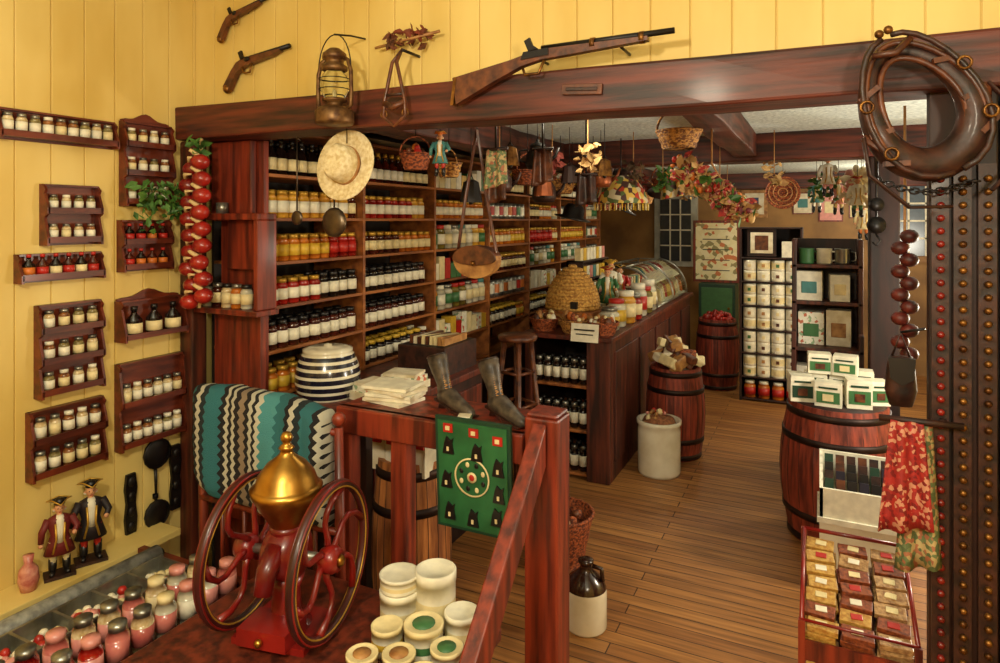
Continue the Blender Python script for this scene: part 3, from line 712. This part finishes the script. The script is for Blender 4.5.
hbasket(-1.5,3.42,1.95,.09,.08,wickr); hbasket(-1.52,4.0,1.92,.1,.09,wick,2.3,[white,pink,cream]); hbasket(-1.33,4.1,2.05,.07,.06,wickr)
hbasket(-1.5,6.1,1.9,.12,.1,wick); hbasket(-1.1,5.2,1.98,.1,.09,wickr)
def cowbell(x,y,z,m,s=1):
    o=MB('cow_bell'); o.lathe([(.045,0),(.04,.03),(.03,.08),(.012,.09),(0,.09)],m,T(x,y,z,rz=30,s=(s,s*.7,s)),10,False); o.tube([(x-.012,y,z+.09*s),(x,y,z+.11*s),(x+.012,y,z+.09*s)],.003,iron); o.ball(x,y,z+.0,.012,iron); hook(o,x,y,z+.1*s,2.3); o.done()
cowbell(-1.28,2.72,2.0,brassd,1.0); cowbell(-1.33,3.25,1.88,copper,1.2); cowbell(-1.6,2.93,1.84,iron,1.3); cowbell(-1.1,3.6,2.0,brassd,1.1); cowbell(-1.33,3.65,1.97,darkw,1.2)
def cloth(o,x0,x1,y,z0,z1,m,ph,fl=.05):
    vs=[];n=14;k=8
    for i in range(n+1):
        for j in range(k+1):
            u=i/n;v=j/k; vs.append((x0+(x1-x0)*u+(fl*(1-v))*(u-.6),y+.014*math.sin(u*11+ph+v)*(1.2-v*.6)-.01*(1-v),z0+(z1-z0)*v+.03*u*(1-v)))
    o.add(vs,[(i*(k+1)+j,(i+1)*(k+1)+j,(i+1)*(k+1)+j+1,i*(k+1)+j+1) for i in range(n) for j in range(k)],m,None,True)
def hcloth(x,y,z0,z1,w,m):
    o=MB('hanging_cloth'); cloth(o,x-w/2,x+w/2,y,z0,z1,m,U(0,6),.03); o.tube([(x-w/2-.01,y,z1),(x+w/2+.01,y,z1)],.005,darkw); hook(o,x,y,z1,2.3); ob=o.done(); sd=ob.modifiers.new('thick','SOLIDIFY'); sd.thickness=.004
hcloth(-1.27,2.55,1.88,2.06,.09,ging2); hcloth(-1.16,2.82,1.9,2.08,.08,leather); hcloth(-1.42,2.85,1.82,2.02,.1,leather); hcloth(-1.38,4.78,1.82,2.06,.14,ging); hcloth(-.98,4.9,1.9,2.12,.14,quilt); hcloth(-1.15,3.42,1.82,2.0,.1,leatherd)
dh=[(-1.56,4.34,1.76,black),(-1.38,5.0,2.05,darkw),(-1.5,5.4,1.84,black),(-1.2,5.6,1.98,leatherd)]
for x,y,z,m in dh:
    o=MB('felt_hat'); o.lathe([(.15,.0),(.155,.008),(.09,.02),(.085,.09),(.06,.12),(0,.11),(0,.1),(.05,.11),(.08,.01),(.14,-.004),(.15,0)],m,T(x,y,z,rx=U(-30,30),ry=U(-30,30),s=.85),20); hook(o,x,y,z+.09,2.3); o.done()
husk=mk('husk',(210,176,116),(156,114,66),.8); dkh=mk('dark_herb',(96,70,40),(50,36,22),.8); dpk=mk('dry_pink',(180,90,80),(130,60,54),.8)
for i,(x,y,z,m) in enumerate(((-1.62,3.3,2.03,dkh),(-1.05,3.15,2.06,husk),(-1.4,3.55,2.06,dpk),(-1.62,3.88,2.05,dkh),(-1.05,4.05,2.05,dkh),(-1.62,4.85,2.03,husk),(-1.6,5.15,2.05,dkh),(-1.3,5.25,2.05,dpk),(-1.5,5.75,2.03,dkh),
    (-.75,4.35,1.98,husk),(-.92,4.3,2.02,leaf),(-.57,4.35,1.93,dpk),(-1.0,5.7,2.0,husk),(-.7,5.8,2.0,leaf),(-.25,4.35,2.03,husk))):
    o=MB('dried_herb_bundle'); leaves(o,x,y,z,.055,30,m,.027,(1,.7,1.3)); o.tube([(x,y,z),(x,y,2.305)],.003,tan); o.done()
o=MB('patchwork_lampshade'); t=T(-1.20,4.30,1.86)
o.lathe([(.18,0),(.185,.01),(.155,.09),(.10,.17),(.06,.19),(.05,.19),(.09,.16),(.145,.08),(.17,0),(.18,0)],quilt,t,20)
for k in range(30):
    a=2*math.pi*k/30; o.tube([(.18*math.cos(a),.18*math.sin(a),.0),(.18*math.cos(a),.18*math.sin(a),-.045)],.005,cream if k%2 else yell,t,4)
o.tube([(0,0,.19),(0,0,.44)],.004,iron,t); o.ball(0,0,.06,.035,cream,t); o.done()
o=MB('hanging_egg_basket'); basket(o,-.57,3.0,2.07,.1,.08,wick); hook(o,-.57,3.0,2.25,2.3); o.done()
o=MB('dried_corn_bunch')
cm=[orange,red,pink,cream,husk,leaf,plain('plum',(120,50,60),.6),tan]
for q in range(10):
    t=q/9; x=-.56+.26*t; z=1.99-.2*t
    clump(o,x,3.02,z,.05,13,cm,.013)
    leaves(o,x,3.02,z,.055,14,husk,.024)
    leaves(o,x,3.0,z,.055,6,ging,.024); leaves(o,x,3.0,z,.055,4,leaf,.022)
o.tube([(-.43,3.02,2.155),(-.43,3.02,2.0),(-.33,3.02,1.82)],.004,tan); o.done()
o=MB('woven_plate'); o.lathe([(0,0),(.1,.005),(.14,.02),(.15,.018),(.15,.012),(.1,-.004),(0,-.006)],wickr,T(-.30,6.5,2.0,rx=90,rz=0),24)
for r in(.04,.08,.12): o.tube([(-.30+r*math.cos(a*.314),6.49-.01*r*10,2.0+r*math.sin(a*.314)) for a in range(20)],.004,tan,None,5,True)
hook(o,-.30,6.5,2.14,2.31); o.done()
o=MB('hanging_dolls')
for i,(x,y,z,a,b) in enumerate(((.12,5.2,1.78,pink,cream),(.22,4.8,1.76,white,green),(-.02,5.6,1.8,teal,white),(.28,5.3,1.6,cream,orange),(.05,4.8,1.9,white,pink))):
    figurine(o,x,y,z,.28,a,b,[yell,red,green,white,cream][i],rz=10,base=False); hook(o,x,y,z+.25,2.31)
leaves(o,.02,5.0,1.98,.09,40,leaf,.03); clump(o,.25,4.95,2.03,.09,30,[pink,white,cream],.03); hook(o,.02,5.0,1.95,2.31); hook(o,.25,4.95,2.0,2.31); leaves(o,.22,4.9,1.95,.1,40,paper,.045)
o.done()
o=MB('metal_pulley')
for z,r in((1.72,.05),(1.84,.04)): o.lathe([(0,-.012),(r*.8,-.012),(r,-.012),(r*.85,0),(r,.012),(0,.012)],iron,T(.30,4.40,z,rx=90,rz=20),18); 
o.tube([(.30,4.40,1.66),(.30,4.40,2.13),(.30,4.48,2.2)],.006,iron); o.tube([(.30,4.4,1.66),(.32,4.4,1.63),(.30,4.4,1.60),(.28,4.4,1.62)],.006,iron); o.done()
# ================================================================= COUNTERS
o=MB('display_counter'); x0,x1,y0,y1=-1.85,-1.24,4.17,4.95
o.bx(x0-.02,x1+.02,y0-.02,y1,.94,.97,counterw)
o.bx(x1-.16,x1,y0,y0+.05,0,.94,woodZ); o.bx(x0,x0+.05,y0,y0+.05,0,.94,woodZ)
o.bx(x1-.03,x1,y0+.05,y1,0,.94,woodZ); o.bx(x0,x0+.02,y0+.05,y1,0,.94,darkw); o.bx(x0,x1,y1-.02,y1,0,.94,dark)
for z in(.04,.33,.63): o.bx(x0+.02,x1-.03,y0+.02,y1-.02,z-.02,z,shelfw)
o.bx(x1-.002,x1+.012,y0+.12,y1-.08,.12,.86,woodZ)
o.done(.005)
o=MB('counter_jars')
for z in(.041,.331,.631):
    for r in range(2):
        for k in range(6): jar(o,-1.77+.065*k,4.245+.09*r,z,.029,.17,jg[4],white,black if r else steel,10)
o.done()
o=MB('wood_counter')
o.bx(-1.85,-1.26,4.97,7.25,0,.93,counterw); o.bx(-1.88,-1.23,4.97,7.28,.93,.965,counterw)
for k in range(4): o.bx(-1.262,-1.245,5.02+.56*k,5.5+.56*k,.12,.84,woodZ)
o.done(.005)
o=MB('curved_glass_showcase')
y0,y1=5.75,7.15; n=8; fr=steel
arc=[(-1.28-.3*(1-math.cos(math.pi/2*i/n)),.985+.34*math.sin(math.pi/2*i/n)) for i in range(n+1)]
for y in(y0,(y0+y1)/2,y1):
    o.tube([(p[0],y,p[1]) for p in arc]+[(-1.8,y,1.325),(-1.8,y,.98)],.012,fr,None,6)
for p in(arc[0],arc[-1],(-1.8,1.325),(-1.8,.98)): o.tube([(p[0],y0,p[1]),(p[0],y1,p[1])],.01,fr,None,6)
vs=[(p[0],y,p[1]) for p in arc for y in(y0,y1)]
o.add(vs,[(2*i,2*i+1,2*i+3,2*i+2) for i in range(n)],glassm,None,True)
o.bx(-1.8,-1.3,y0,y1,.966,.985,white); o.bx(-1.8,-1.4,y0,y1,1.14,1.15,white)
for k in range(16):
    o.box(-1.45+U(-.06,.04),5.82+.085*k,1.03,.09,.06,.09,random.choice([white,cream,red,yell,orange]),rz=U(-15,15)); o.box(-1.58,5.82+.085*k,1.19,.08,.05,.08,random.choice([white,cream,red,teal]))
o.done()
for i,x in enumerate((-1.75,-1.53,-1.32)):
    o=MB('goods_basket'); basket(o,x,4.29,.971,.105,.085,wickr if i!=1 else wick,False); clump(o,x,4.29,1.06,.08,30,[cream,tan,orange,white,leather,tan,wickr],.024,(1,1,.45)); o.done()
o=MB('price_card'); o.box(-1.40,4.135,1.0,.19,.006,.12,white,rx=-8); o.box(-1.40,4.128,1.02,.14,.006,.01,black,rx=-8); o.box(-1.40,4.131,.99,.12,.006,.008,black,rx=-8); o.done()
o=MB('wooden_crate')
o.bx(-1.86,-1.46,4.48,4.88,.971,1.08,shelfw)
for z in(1.0,1.045): o.bx(-1.87,-1.45,4.465,4.48,z-.018,z+.018,tan)
o.done(.003)
o=MB('straw_bee_skep'); n=13
for k in range(n):
    t=k/(n-1); a=t*math.pi/2; r=.195*math.cos(a)**.55 if k<n-1 else .02
    r=max(r,.02)
    z=1.097+.025*k
    o.tube([(-1.68+r*math.cos(2*math.pi*q/26),4.68+r*math.sin(2*math.pi*q/26),z) for q in range(26)],.0165,skepm,None,7,True)
o.box(-1.6,4.49,1.13,.05,.03,.05,black); o.done()
o=MB('glass_candy_jars')
for i,(x,y,h,g) in enumerate(((-1.34,4.50,.16,jg[6]),(-1.34,4.68,.2,jg[6]),(-1.32,4.88,.24,jg[3]),(-1.32,5.08,.2,jg[1]),(-1.33,5.28,.26,jg[6]),(-1.33,5.48,.22,jg[5]),(-1.34,5.66,.26,jg[6]))):
    jar(o,x,y,.972,.072,h,g,random.choice([white,yell,red,cream]),random.choice([steel,red,white]),16)
o.done()
for i,(x,y,h) in enumerate(((-1.52,5.05,.42),(-1.56,5.28,.46),(-1.55,5.52,.4))):
    o=MB('gift_figure'); figurine(o,x,y,.966,h,[green,white,red][i],[cream,orange,white][i],[red,yell,black][i],rz=20,base=True); o.done()
o=MB('counter_display_rack')
o.bx(-1.84,-1.68,4.98,5.68,.966,.98,darkw); o.bx(-1.84,-1.82,4.98,5.68,.98,1.42,darkw)
for z in(1.12,1.27,1.42): o.bx(-1.84,-1.70,4.98,5.68,z-.012,z,darkw)
for y in(4.98,5.67): o.bx(-1.84,-1.70,y,y+.01,.966,1.42,darkw)
for z in(.98,1.12,1.27,1.42):
    for k in range(8): o.box(-1.75,5.03+.083*k,z+.05,.05,.066,.1,random.choice([white,cream,packm,pink,yell,white,teal]))
o.done()
o=MB('wooden_stool'); sx,sy=-1.70,3.72
o.lathe([(0,0),(.12,0),(.125,.015),(.12,.03),(0,.03)],leather,T(sx,sy,1.0),20)
for a in range(4):
    c,s=math.cos(a*math.pi/2+.5),math.sin(a*math.pi/2+.5)
    o.tube([(sx+.08*c,sy+.08*s,1.01),(sx+.19*c,sy+.19*s,0)],[.018,.013],leather)
for z,q in((.35,.155),(.6,.13),(.8,.11)):
    P=[(sx+q*math.cos(a*math.pi/2+.5),sy+q*math.sin(a*math.pi/2+.5),z) for a in range(4)]
    for a in range(4): o.tube([P[a],P[(a+1)%4]],.01,leather)
o.done()
barrel('red_barrel',-.97,4.97,0,.215,.66,redbar)
o=MB('bread_and_bags')
for k in range(34):
    a=U(0,6.28); r=U(0,.17); s=U(.8,1.3); o.box(-.97+r*math.cos(a),4.97+r*math.sin(a),.69+U(0,.2)*(1-r*4.5),.12*s,.075*s,.06*s,random.choice([paper,white,cream,tan,leather,paper,wickr,packm]),rz=U(0,180),rx=U(-35,35),ry=U(-30,30))
o.done(.012)
o=MB('stoneware_crock'); o.lathe([(0,0),(.14,0),(.145,.02),(.145,.3),(.14,.33),(.152,.345),(.152,.37),(.135,.37),(.13,.33),(.0,.33)],crockw,T(-1.0,4.55,0),28)
o.lathe([(0,.34),(.12,.34),(.1,.38),(0,.40)],mk('wreath',(170,110,70),(100,60,40),.8,scale=50),T(-1.0,4.55,0),14); clump(o,-1.0,4.55,.39,.09,18,[red,cream,pink,tan],.02,(1,1,.3)); o.done()
o=MB('stoneware_jug'); o.lathe([(0,0),(.085,0),(.09,.01),(.09,.15),(.088,.17),(.075,.205),(.04,.235),(.026,.25),(.026,.27),(.033,.275),(.033,.285),(.02,.29),(0,.29)],[crockw,crockw,crockw,crockw]+[crockb]*8,T(-.905,2.69,0),28)
o.tube([(-.905+.03,2.69,.265),(-.905+.07,2.69,.26),(-.905+.075,2.69,.21)],.01,crockb); o.done()
o=MB('floor_basket'); basket(o,-1.20,3.15,0,.17,.25,wickr,False); clump(o,-1.20,3.15,.23,.11,20,[tan,leather,wickr],.03,(1,1,.3)); o.done()
barrel('apple_barrel',-.96,7.15,0,.22,.72,redbar)
o=MB('red_apples'); clump(o,-.96,7.15,.73,.14,40,[red,onion],.035,(1,1,.35)); o.done()
o=MB('green_cabinet'); o.bx(-1.25,-.85,7.75,8.1,0,1.02,dgreen); o.bx(-1.22,-.88,7.74,7.75,.55,.98,green); o.bx(-1.22,-.88,7.74,7.75,.05,.5,green); o.ball(-.92,7.73,.75,.015,brass); o.done(.005)
o=MB('framed_poster'); o.box(0,0,0,.52,.03,.72,redw); o.box(0,-.017,0,.46,.008,.66,postm)
for k in range(5): o.box(0,-.023,.26-.12*k,.3,.004,.010,[leather,black,dgreen,leather,black][k])
ob=o.done(); ob.location=(-1.08,7.93,1.025)
o=MB('framed_picture'); o.box(-.72,8.62,1.95,.3,.03,.34,tan); o.box(-.72,8.6,1.95,.22,.01,.26,paper); o.box(-.72,8.595,1.95,.1,.01,.15,blue); o.done()
o=MB('stock_shelf'); x0,x1,y0,y1=-.70,-.14,6.72,7.02
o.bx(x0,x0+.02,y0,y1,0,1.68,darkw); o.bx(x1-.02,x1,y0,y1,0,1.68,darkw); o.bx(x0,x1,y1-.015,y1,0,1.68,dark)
LV=[.03,.24,.47,.70,.93,1.16,1.39]
for z in LV+[1.68]: o.bx(x0,x1,y0,y1,z-.015,z,darkw)
o.done(.003)
o=MB('boxed_provisions')
for i,z in enumerate(LV[:-1]):
    for k in range(4):
        x=x0+.09+.127*k
        if i==0: jar(o,x,y0+.07,z,.055,.16,jg[2],red,white,12)
        else:
            for q in range(2):
                o.lathe([(0,0),(.06,0),(.06,.02),(.06,.08),(.06,.1),(.0,.1)],[white,white,random.choice([white,white,cream]),white,white],T(x,y0+.064,z+.101*q),16)
                o.box(x,y0+.004,z+.05+.101*q,.028,.006,.03,random.choice([tan,green,cream,tan,leather]))
o.box(-.5,y0+.05,1.53,.26,.03,.26,darkw); o.box(-.5,y0+.03,1.53,.2,.01,.2,paper); o.box(-.5,y0+.024,1.53,.12,.006,.14,leather); o.box(-.25,y0+.06,1.47,.14,.1,.15,white)
o.done()
# ================================================================= RIGHT SIDE
o=MB('display_stand'); x0,x1,y0,y1=-.17,.26,4.8,5.15
for x in(x0,x1-.03): o.bx(x,x+.03,y0+.1,y1,0,1.62,woodZ); o.bx(x,x+.03,y0,y0+.1,0,1.0,woodZ)
for z,yy in((.5,y0),(.9,y0),(1.2,y0+.1),(1.45,y0+.1)): o.bx(x0,x1,yy,y1,z-.025,z,woodZ)
o.bx(x0,x1,y1-.015,y1,0,1.62,darkw); o.done(.005)
o=MB('enamel_mugs')
for i,(x,m) in enumerate(((-.08,green),(.03,white),(.14,steel))):
    z=1.451
    o.lathe([(0,0),(.045,0),(.048,.01),(.048,.1),(.05,.105),(.044,.105),(.043,.012),(0,.012)],m,T(x,4.97,z),16); o.tube([(x+.046,4.97,z+.085),(x+.08,4.96,z+.08),(x+.08,4.96,z+.03),(x+.046,4.97,z+.02)],.006,m)
o.done()
o=MB('gift_packages')
for i,(x,z,w,h,m) in enumerate(((-.06,1.201,.16,.2,white),(.12,1.201,.12,.18,white),(-.05,.901,.16,.22,packm),(.12,.901,.15,.24,paper),(-.06,.501,.18,.25,paper),(.12,.501,.12,.2,white))):
    a=U(-6,6); o.box(x,4.99,z+h/2,w,.12,h,m,rz=a); o.box(x,4.985,z+h*.45,w*.6,.122,h*.4,[teal,cream,green,tan,white,red][i],rz=a)
o.done(.004)
barrel('oak_barrel',.09,4.08,0,.295,.745,redbar)
o=MB('tea_tins')
tz=.745*.93
o.lathe([(0,tz),(.24,tz),(.24,tz+.06),(0,tz+.06)],darkw,T(.09,4.08,0),24); tz+=.061
for x,y,z,w,h,r_ in((-.09,3.98,0,.12,.13,10),(.045,3.93,0,.13,.12,-5),(.185,3.96,0,.12,.14,8),(.28,4.07,0,.1,.12,20),(-.02,4.1,0,.12,.13,0),(.11,4.1,0,.12,.13,0),(.0,4.08,.142,.12,.1,5),(.13,4.07,.142,.12,.1,-8),(-.12,4.12,0,.08,.11,15),(.22,4.16,0,.1,.15,0)):
    t=T(x,y,tz+z,rz=r_); o.box(0,0,h/2,w,.09,h,white,t); o.box(0,0,h+.004,w*.96,.086,.01,white,t)
    o.box(0,-.046,h*.42,w*.86,.004,h*.5,[ging2,dgreen,green][int(abs(r_))%3],t); o.box(0,-.049,h*.42,w*.4,.004,h*.3,leather if r_>0 else cream,t); o.box(0,-.047,h*.84,w*.7,.003,h*.08,dgreen,t)
o.done()
o=MB('card_display_box'); cx0,cx1,cy0,cy1=.0,.33,3.42,3.72
o.bx(cx0,cx1,cy0,cy1,0,.33,crockw); o.bx(cx0-.01,cx1+.01,cy0-.01,cy1+.01,.33,.355,white)
o.bx(cx0,cx1,cy0,cy0+.015,.355,.49,white); o.bx(cx0,cx1,cy1-.015,cy1,.355,.58,white)
for x in(cx0,cx1-.015): o.prism([(cy0,.355),(cy1,.355),(cy1,.58),(cy0,.49)],.015,white,T(x+.008,0,0)@Matrix.Rotation(math.pi/2,4,'Z'))
for r in range(4):
    for k in range(6): o.box(cx0+.042+.049*k,cy0+.05+.06*r,.46+.02*r,.038,.012,.12,random.choice([black,dgreen,black,leatherd,navy,leather]),rx=-12)
o.done()
o=MB('packet_stand'); x0,x1,y0,y1=-.05,.26,2.25,2.62
for x in(x0,x1):
    for y in(y0,y1): o.bx(x-.01,x+.01,y-.01,y+.01,0,.63 if y==y1 else .50,redw)
for za,zb in((.10,.20),(.38,.50)):
    L_=math.hypot(y1-y0,zb-za); an=math.degrees(math.atan2(zb-za,y1-y0))
    o.box((x0+x1)/2,(y0+y1)/2,(za+zb)/2,x1-x0,L_,.012,redw,rx=an)
    o.box((x0+x1)/2,y0,za+.03,x1-x0+.02,.01,.06,redw)
for x in(x0,x1): o.tube([(x,y0,.50),(x,y1,.63)],.007,redp)
o.tube([(x0,y1,.63),(x1,y1,.63)],.007,redp); o.tube([(x0,y0,.50),(x1,y0,.50)],.005,redp)
o.done()
o=MB('snack_packets')
pk=[mk('packet_yellow',(206,166,84),(170,116,46),.35,scale=90,coat=.3),mk('packet_brown',(156,82,46),(100,46,28),.35,scale=90,coat=.3),mk('packet_tan',(196,156,104),(140,98,58),.35,scale=90,coat=.3)]
for za,zb,nl in((.115,.215,2),(.395,.515,4)):
    for c in range(3):
        for r in range(7):
            for s in range(nl):
                f=r/6; o.box(x0+.055+.10*c+U(-.006,.006),y0+.035+.30*f,za+(zb-za)*f+.014+.021*s,.088,.046,.018,pk[c] if (r+s)%4 else random.choice(pk),rx=18+U(-9,9),rz=U(-9,9))
                if s==nl-1: o.box(x0+.055+.10*c,y0+.033+.30*f,za+(zb-za)*f+.0245+.021*s,.034,.022,.003,random.choice([cream,red,white]),rx=18,rz=U(-9,9))
o.done(.004)
o=MB('hanging_towels')
cloth(o,.175,.25,2.06,.90,1.205,ging,0); cloth(o,.215,.275,2.09,.79,1.205,ging2,2)
o.tube([(.15,2.08,1.205),(.34,2.08,1.205)],.007,darkw); o.tube([(.3,2.08,1.205),(.3,2.14,1.205)],.007,darkw); ob=o.done()
sd=ob.modifiers.new('thick','SOLIDIFY'); sd.thickness=.003
o=MB('apple_strand'); o.tube([(.235,2.34,2.1),(.235,2.34,1.26)],.004,tan)
drk=mk('dried_apple',(104,34,24),(54,18,14),.5,scale=30)
for k in range(12): o.ball(.235+(-1)**k*.012,2.34,1.70-.036*k,.026,drk,None,10,(1,1,.85))
o.done()
o=MB('leather_tool_pouch'); 
o.lathe([(0,0),(.03,.005),(.042,.05),(.036,.12),(.03,.15),(0,.15)],leatherd,T(.215,2.24,1.2,s=(1,.6,1)),14); o.prism([(-.034,.15),(.034,.15),(.03,.09),(0,.07),(-.03,.09)],.012,black,T(.215,2.21,1.2)); o.tube([(.19,2.24,1.34),(.215,2.24,1.42),(.24,2.24,1.34)],.004,leatherd); o.tube([(.215,2.24,1.42),(.27,2.2,1.44)],.004,iron); o.done()
o=MB('sleigh_bell_strap')
for x in(.295,.345,.40):
    o.bx(x-.02,x+.02,2.118,2.128,.3,1.9,leatherd)
    z=1.86
    while z>.32:
        o.ball(x,2.108,z,.0095,redp if x<.34 else brassd,None,10); z-=.035
o.done()
o=MB('horse_collar'); t=T(.225,1.985,2.045,rz=10,ry=-25,rx=0,s=.95)
P=[]
for a in range(36):
    q=2*math.pi*a/36
    P.append((.115*math.sin(q)*(1-.18*math.cos(q)),.012*math.cos(2*q),.165*math.cos(q)))
o.tube(P,[.034+.014*(-p[2]/.165) for p in P],leatherd,t,14,True)
o.tube([(p[0]*.80,p[1]-.022,p[2]*.84) for p in P],.008,leather,t,8,True)
o.tube([(p[0]*1.12,p[1]-.03,p[2]*1.1) for p in P],.008,leather,t,8,True)
for s in(-1,1):
    H=[(s*.125*math.sin(math.pi*k/12)*(1-.18*math.cos(math.pi*k/12))+s*.012,-.045,.2*math.cos(math.pi*k/12)) for k in range(13)]
    o.tube(H,.008,leatherd,t,8); o.ball(H[0][0],H[0][1],.215,.012,brassd,t)
    for hz in(-.09,.05): o.tube([(s*.125+.016*math.cos(k*.6),-.06,hz+.016*math.sin(k*.6)) for k in range(11)],.004,brassd,t,5,True)
    for hz in(-.12,-.03,.08): o.box(s*.118*(1 if hz<0 else .85),-.03,hz,.06,.03,.014,leather,t,ry=s*hz*200)
    o.tube([(s*.03,-.02,-.17),(s*.1,-.03,-.13),(s*.16,-.03,-.02)],.012,leather,t,6,False,.4)
    o.tube([(s*.16,-.03,-.02),(s*.19,-.03,-.12),(s*.14,-.03,-.24),(s*.05,-.03,-.28)],.013,leatherd,t,6,False,.4)
o.tube([(-.05,-.04,.17),(0,-.05,.15),(.05,-.04,.17)],.01,leather,t); o.tube([(0,0,.15),(0,.09,.17)],.006,iron,t)
o.done()
o=MB('harness_chain')
for k in range(16):
    a=k/15; x=.14+.22*a; z=1.86-.03*math.sin(a*math.pi)-.01*a
    t=T(x,2.05,z,rx=90*(k%2),rz=0); o.tube([(.012*math.cos(q*.785),0,.008*math.sin(q*.785)) for q in range(8)],.0028,iron,t,5,True)
o.tube([(.36,2.05,1.85),(.36,2.13,1.85)],.006,iron); o.tube([(.14,2.05,1.86),(.14,2.1,2.12)],.005,iron); o.done()
# ================================================================= LIGHTS
def pt(name,x,y,z,e,r,c=(1,.88,.66)):
    l=bpy.data.lights.new(name,'POINT'); l.energy=e; l.shadow_soft_size=r; l.color=c
    ob=bpy.data.objects.new(name,l); ob.location=(x,y,z); bpy.context.scene.collection.objects.link(ob)
pt('flash_lamp',-.7,-.2,2.35,112,.08)
pt('flash_lamp_side',.5,.1,2.0,62,.08)
pt('hidden_fill_near',1.1,3.3,1.35,78,.12,(1,.92,.76))  # added fill hidden behind the partition, brightens back ceiling and shelf fronts
pt('hidden_fill_mid',1.2,5.6,1.4,60,.12,(1,.92,.76))  # second unseen fill on the right, added for the ceiling and shelves
pt('back_room_fill_mid',-1.0,3.0,2.22,6,.05)  # weak added fill under the back ceiling, no bulb modelled
pt('back_room_fill_far',-.9,6.4,2.1,12,.05)  # added fill brightening the far end, not a shop fixture
pt('back_room_fill_rear',.5,7.6,1.9,16,.06)  # added fill to lift the rear of the back room
w=bpy.data.worlds.new('w'); bpy.context.scene.world=w; w.use_nodes=True
w.node_tree.nodes['Background'].inputs[0].default_value=(.9,.85,.7,1); w.node_tree.nodes['Background'].inputs[1].default_value=.15
sc=bpy.context.scene; sc.view_settings.view_transform='Standard'; sc.view_settings.look='None'; sc.view_settings.exposure=0
# ================================================================= CAMERA
cd=bpy.data.cameras.new('camera'); cam=bpy.data.objects.new('camera',cd); sc.collection.objects.link(cam)
cam.location=(0,0,1.75); cam.rotation_euler=(math.radians(90),0,math.radians(26.1))
cd.sensor_width=36; cd.lens=36*652/1000; cd.shift_y=-(331.5-220)/1000.0; cd.clip_start=.05
sc.camera=cam
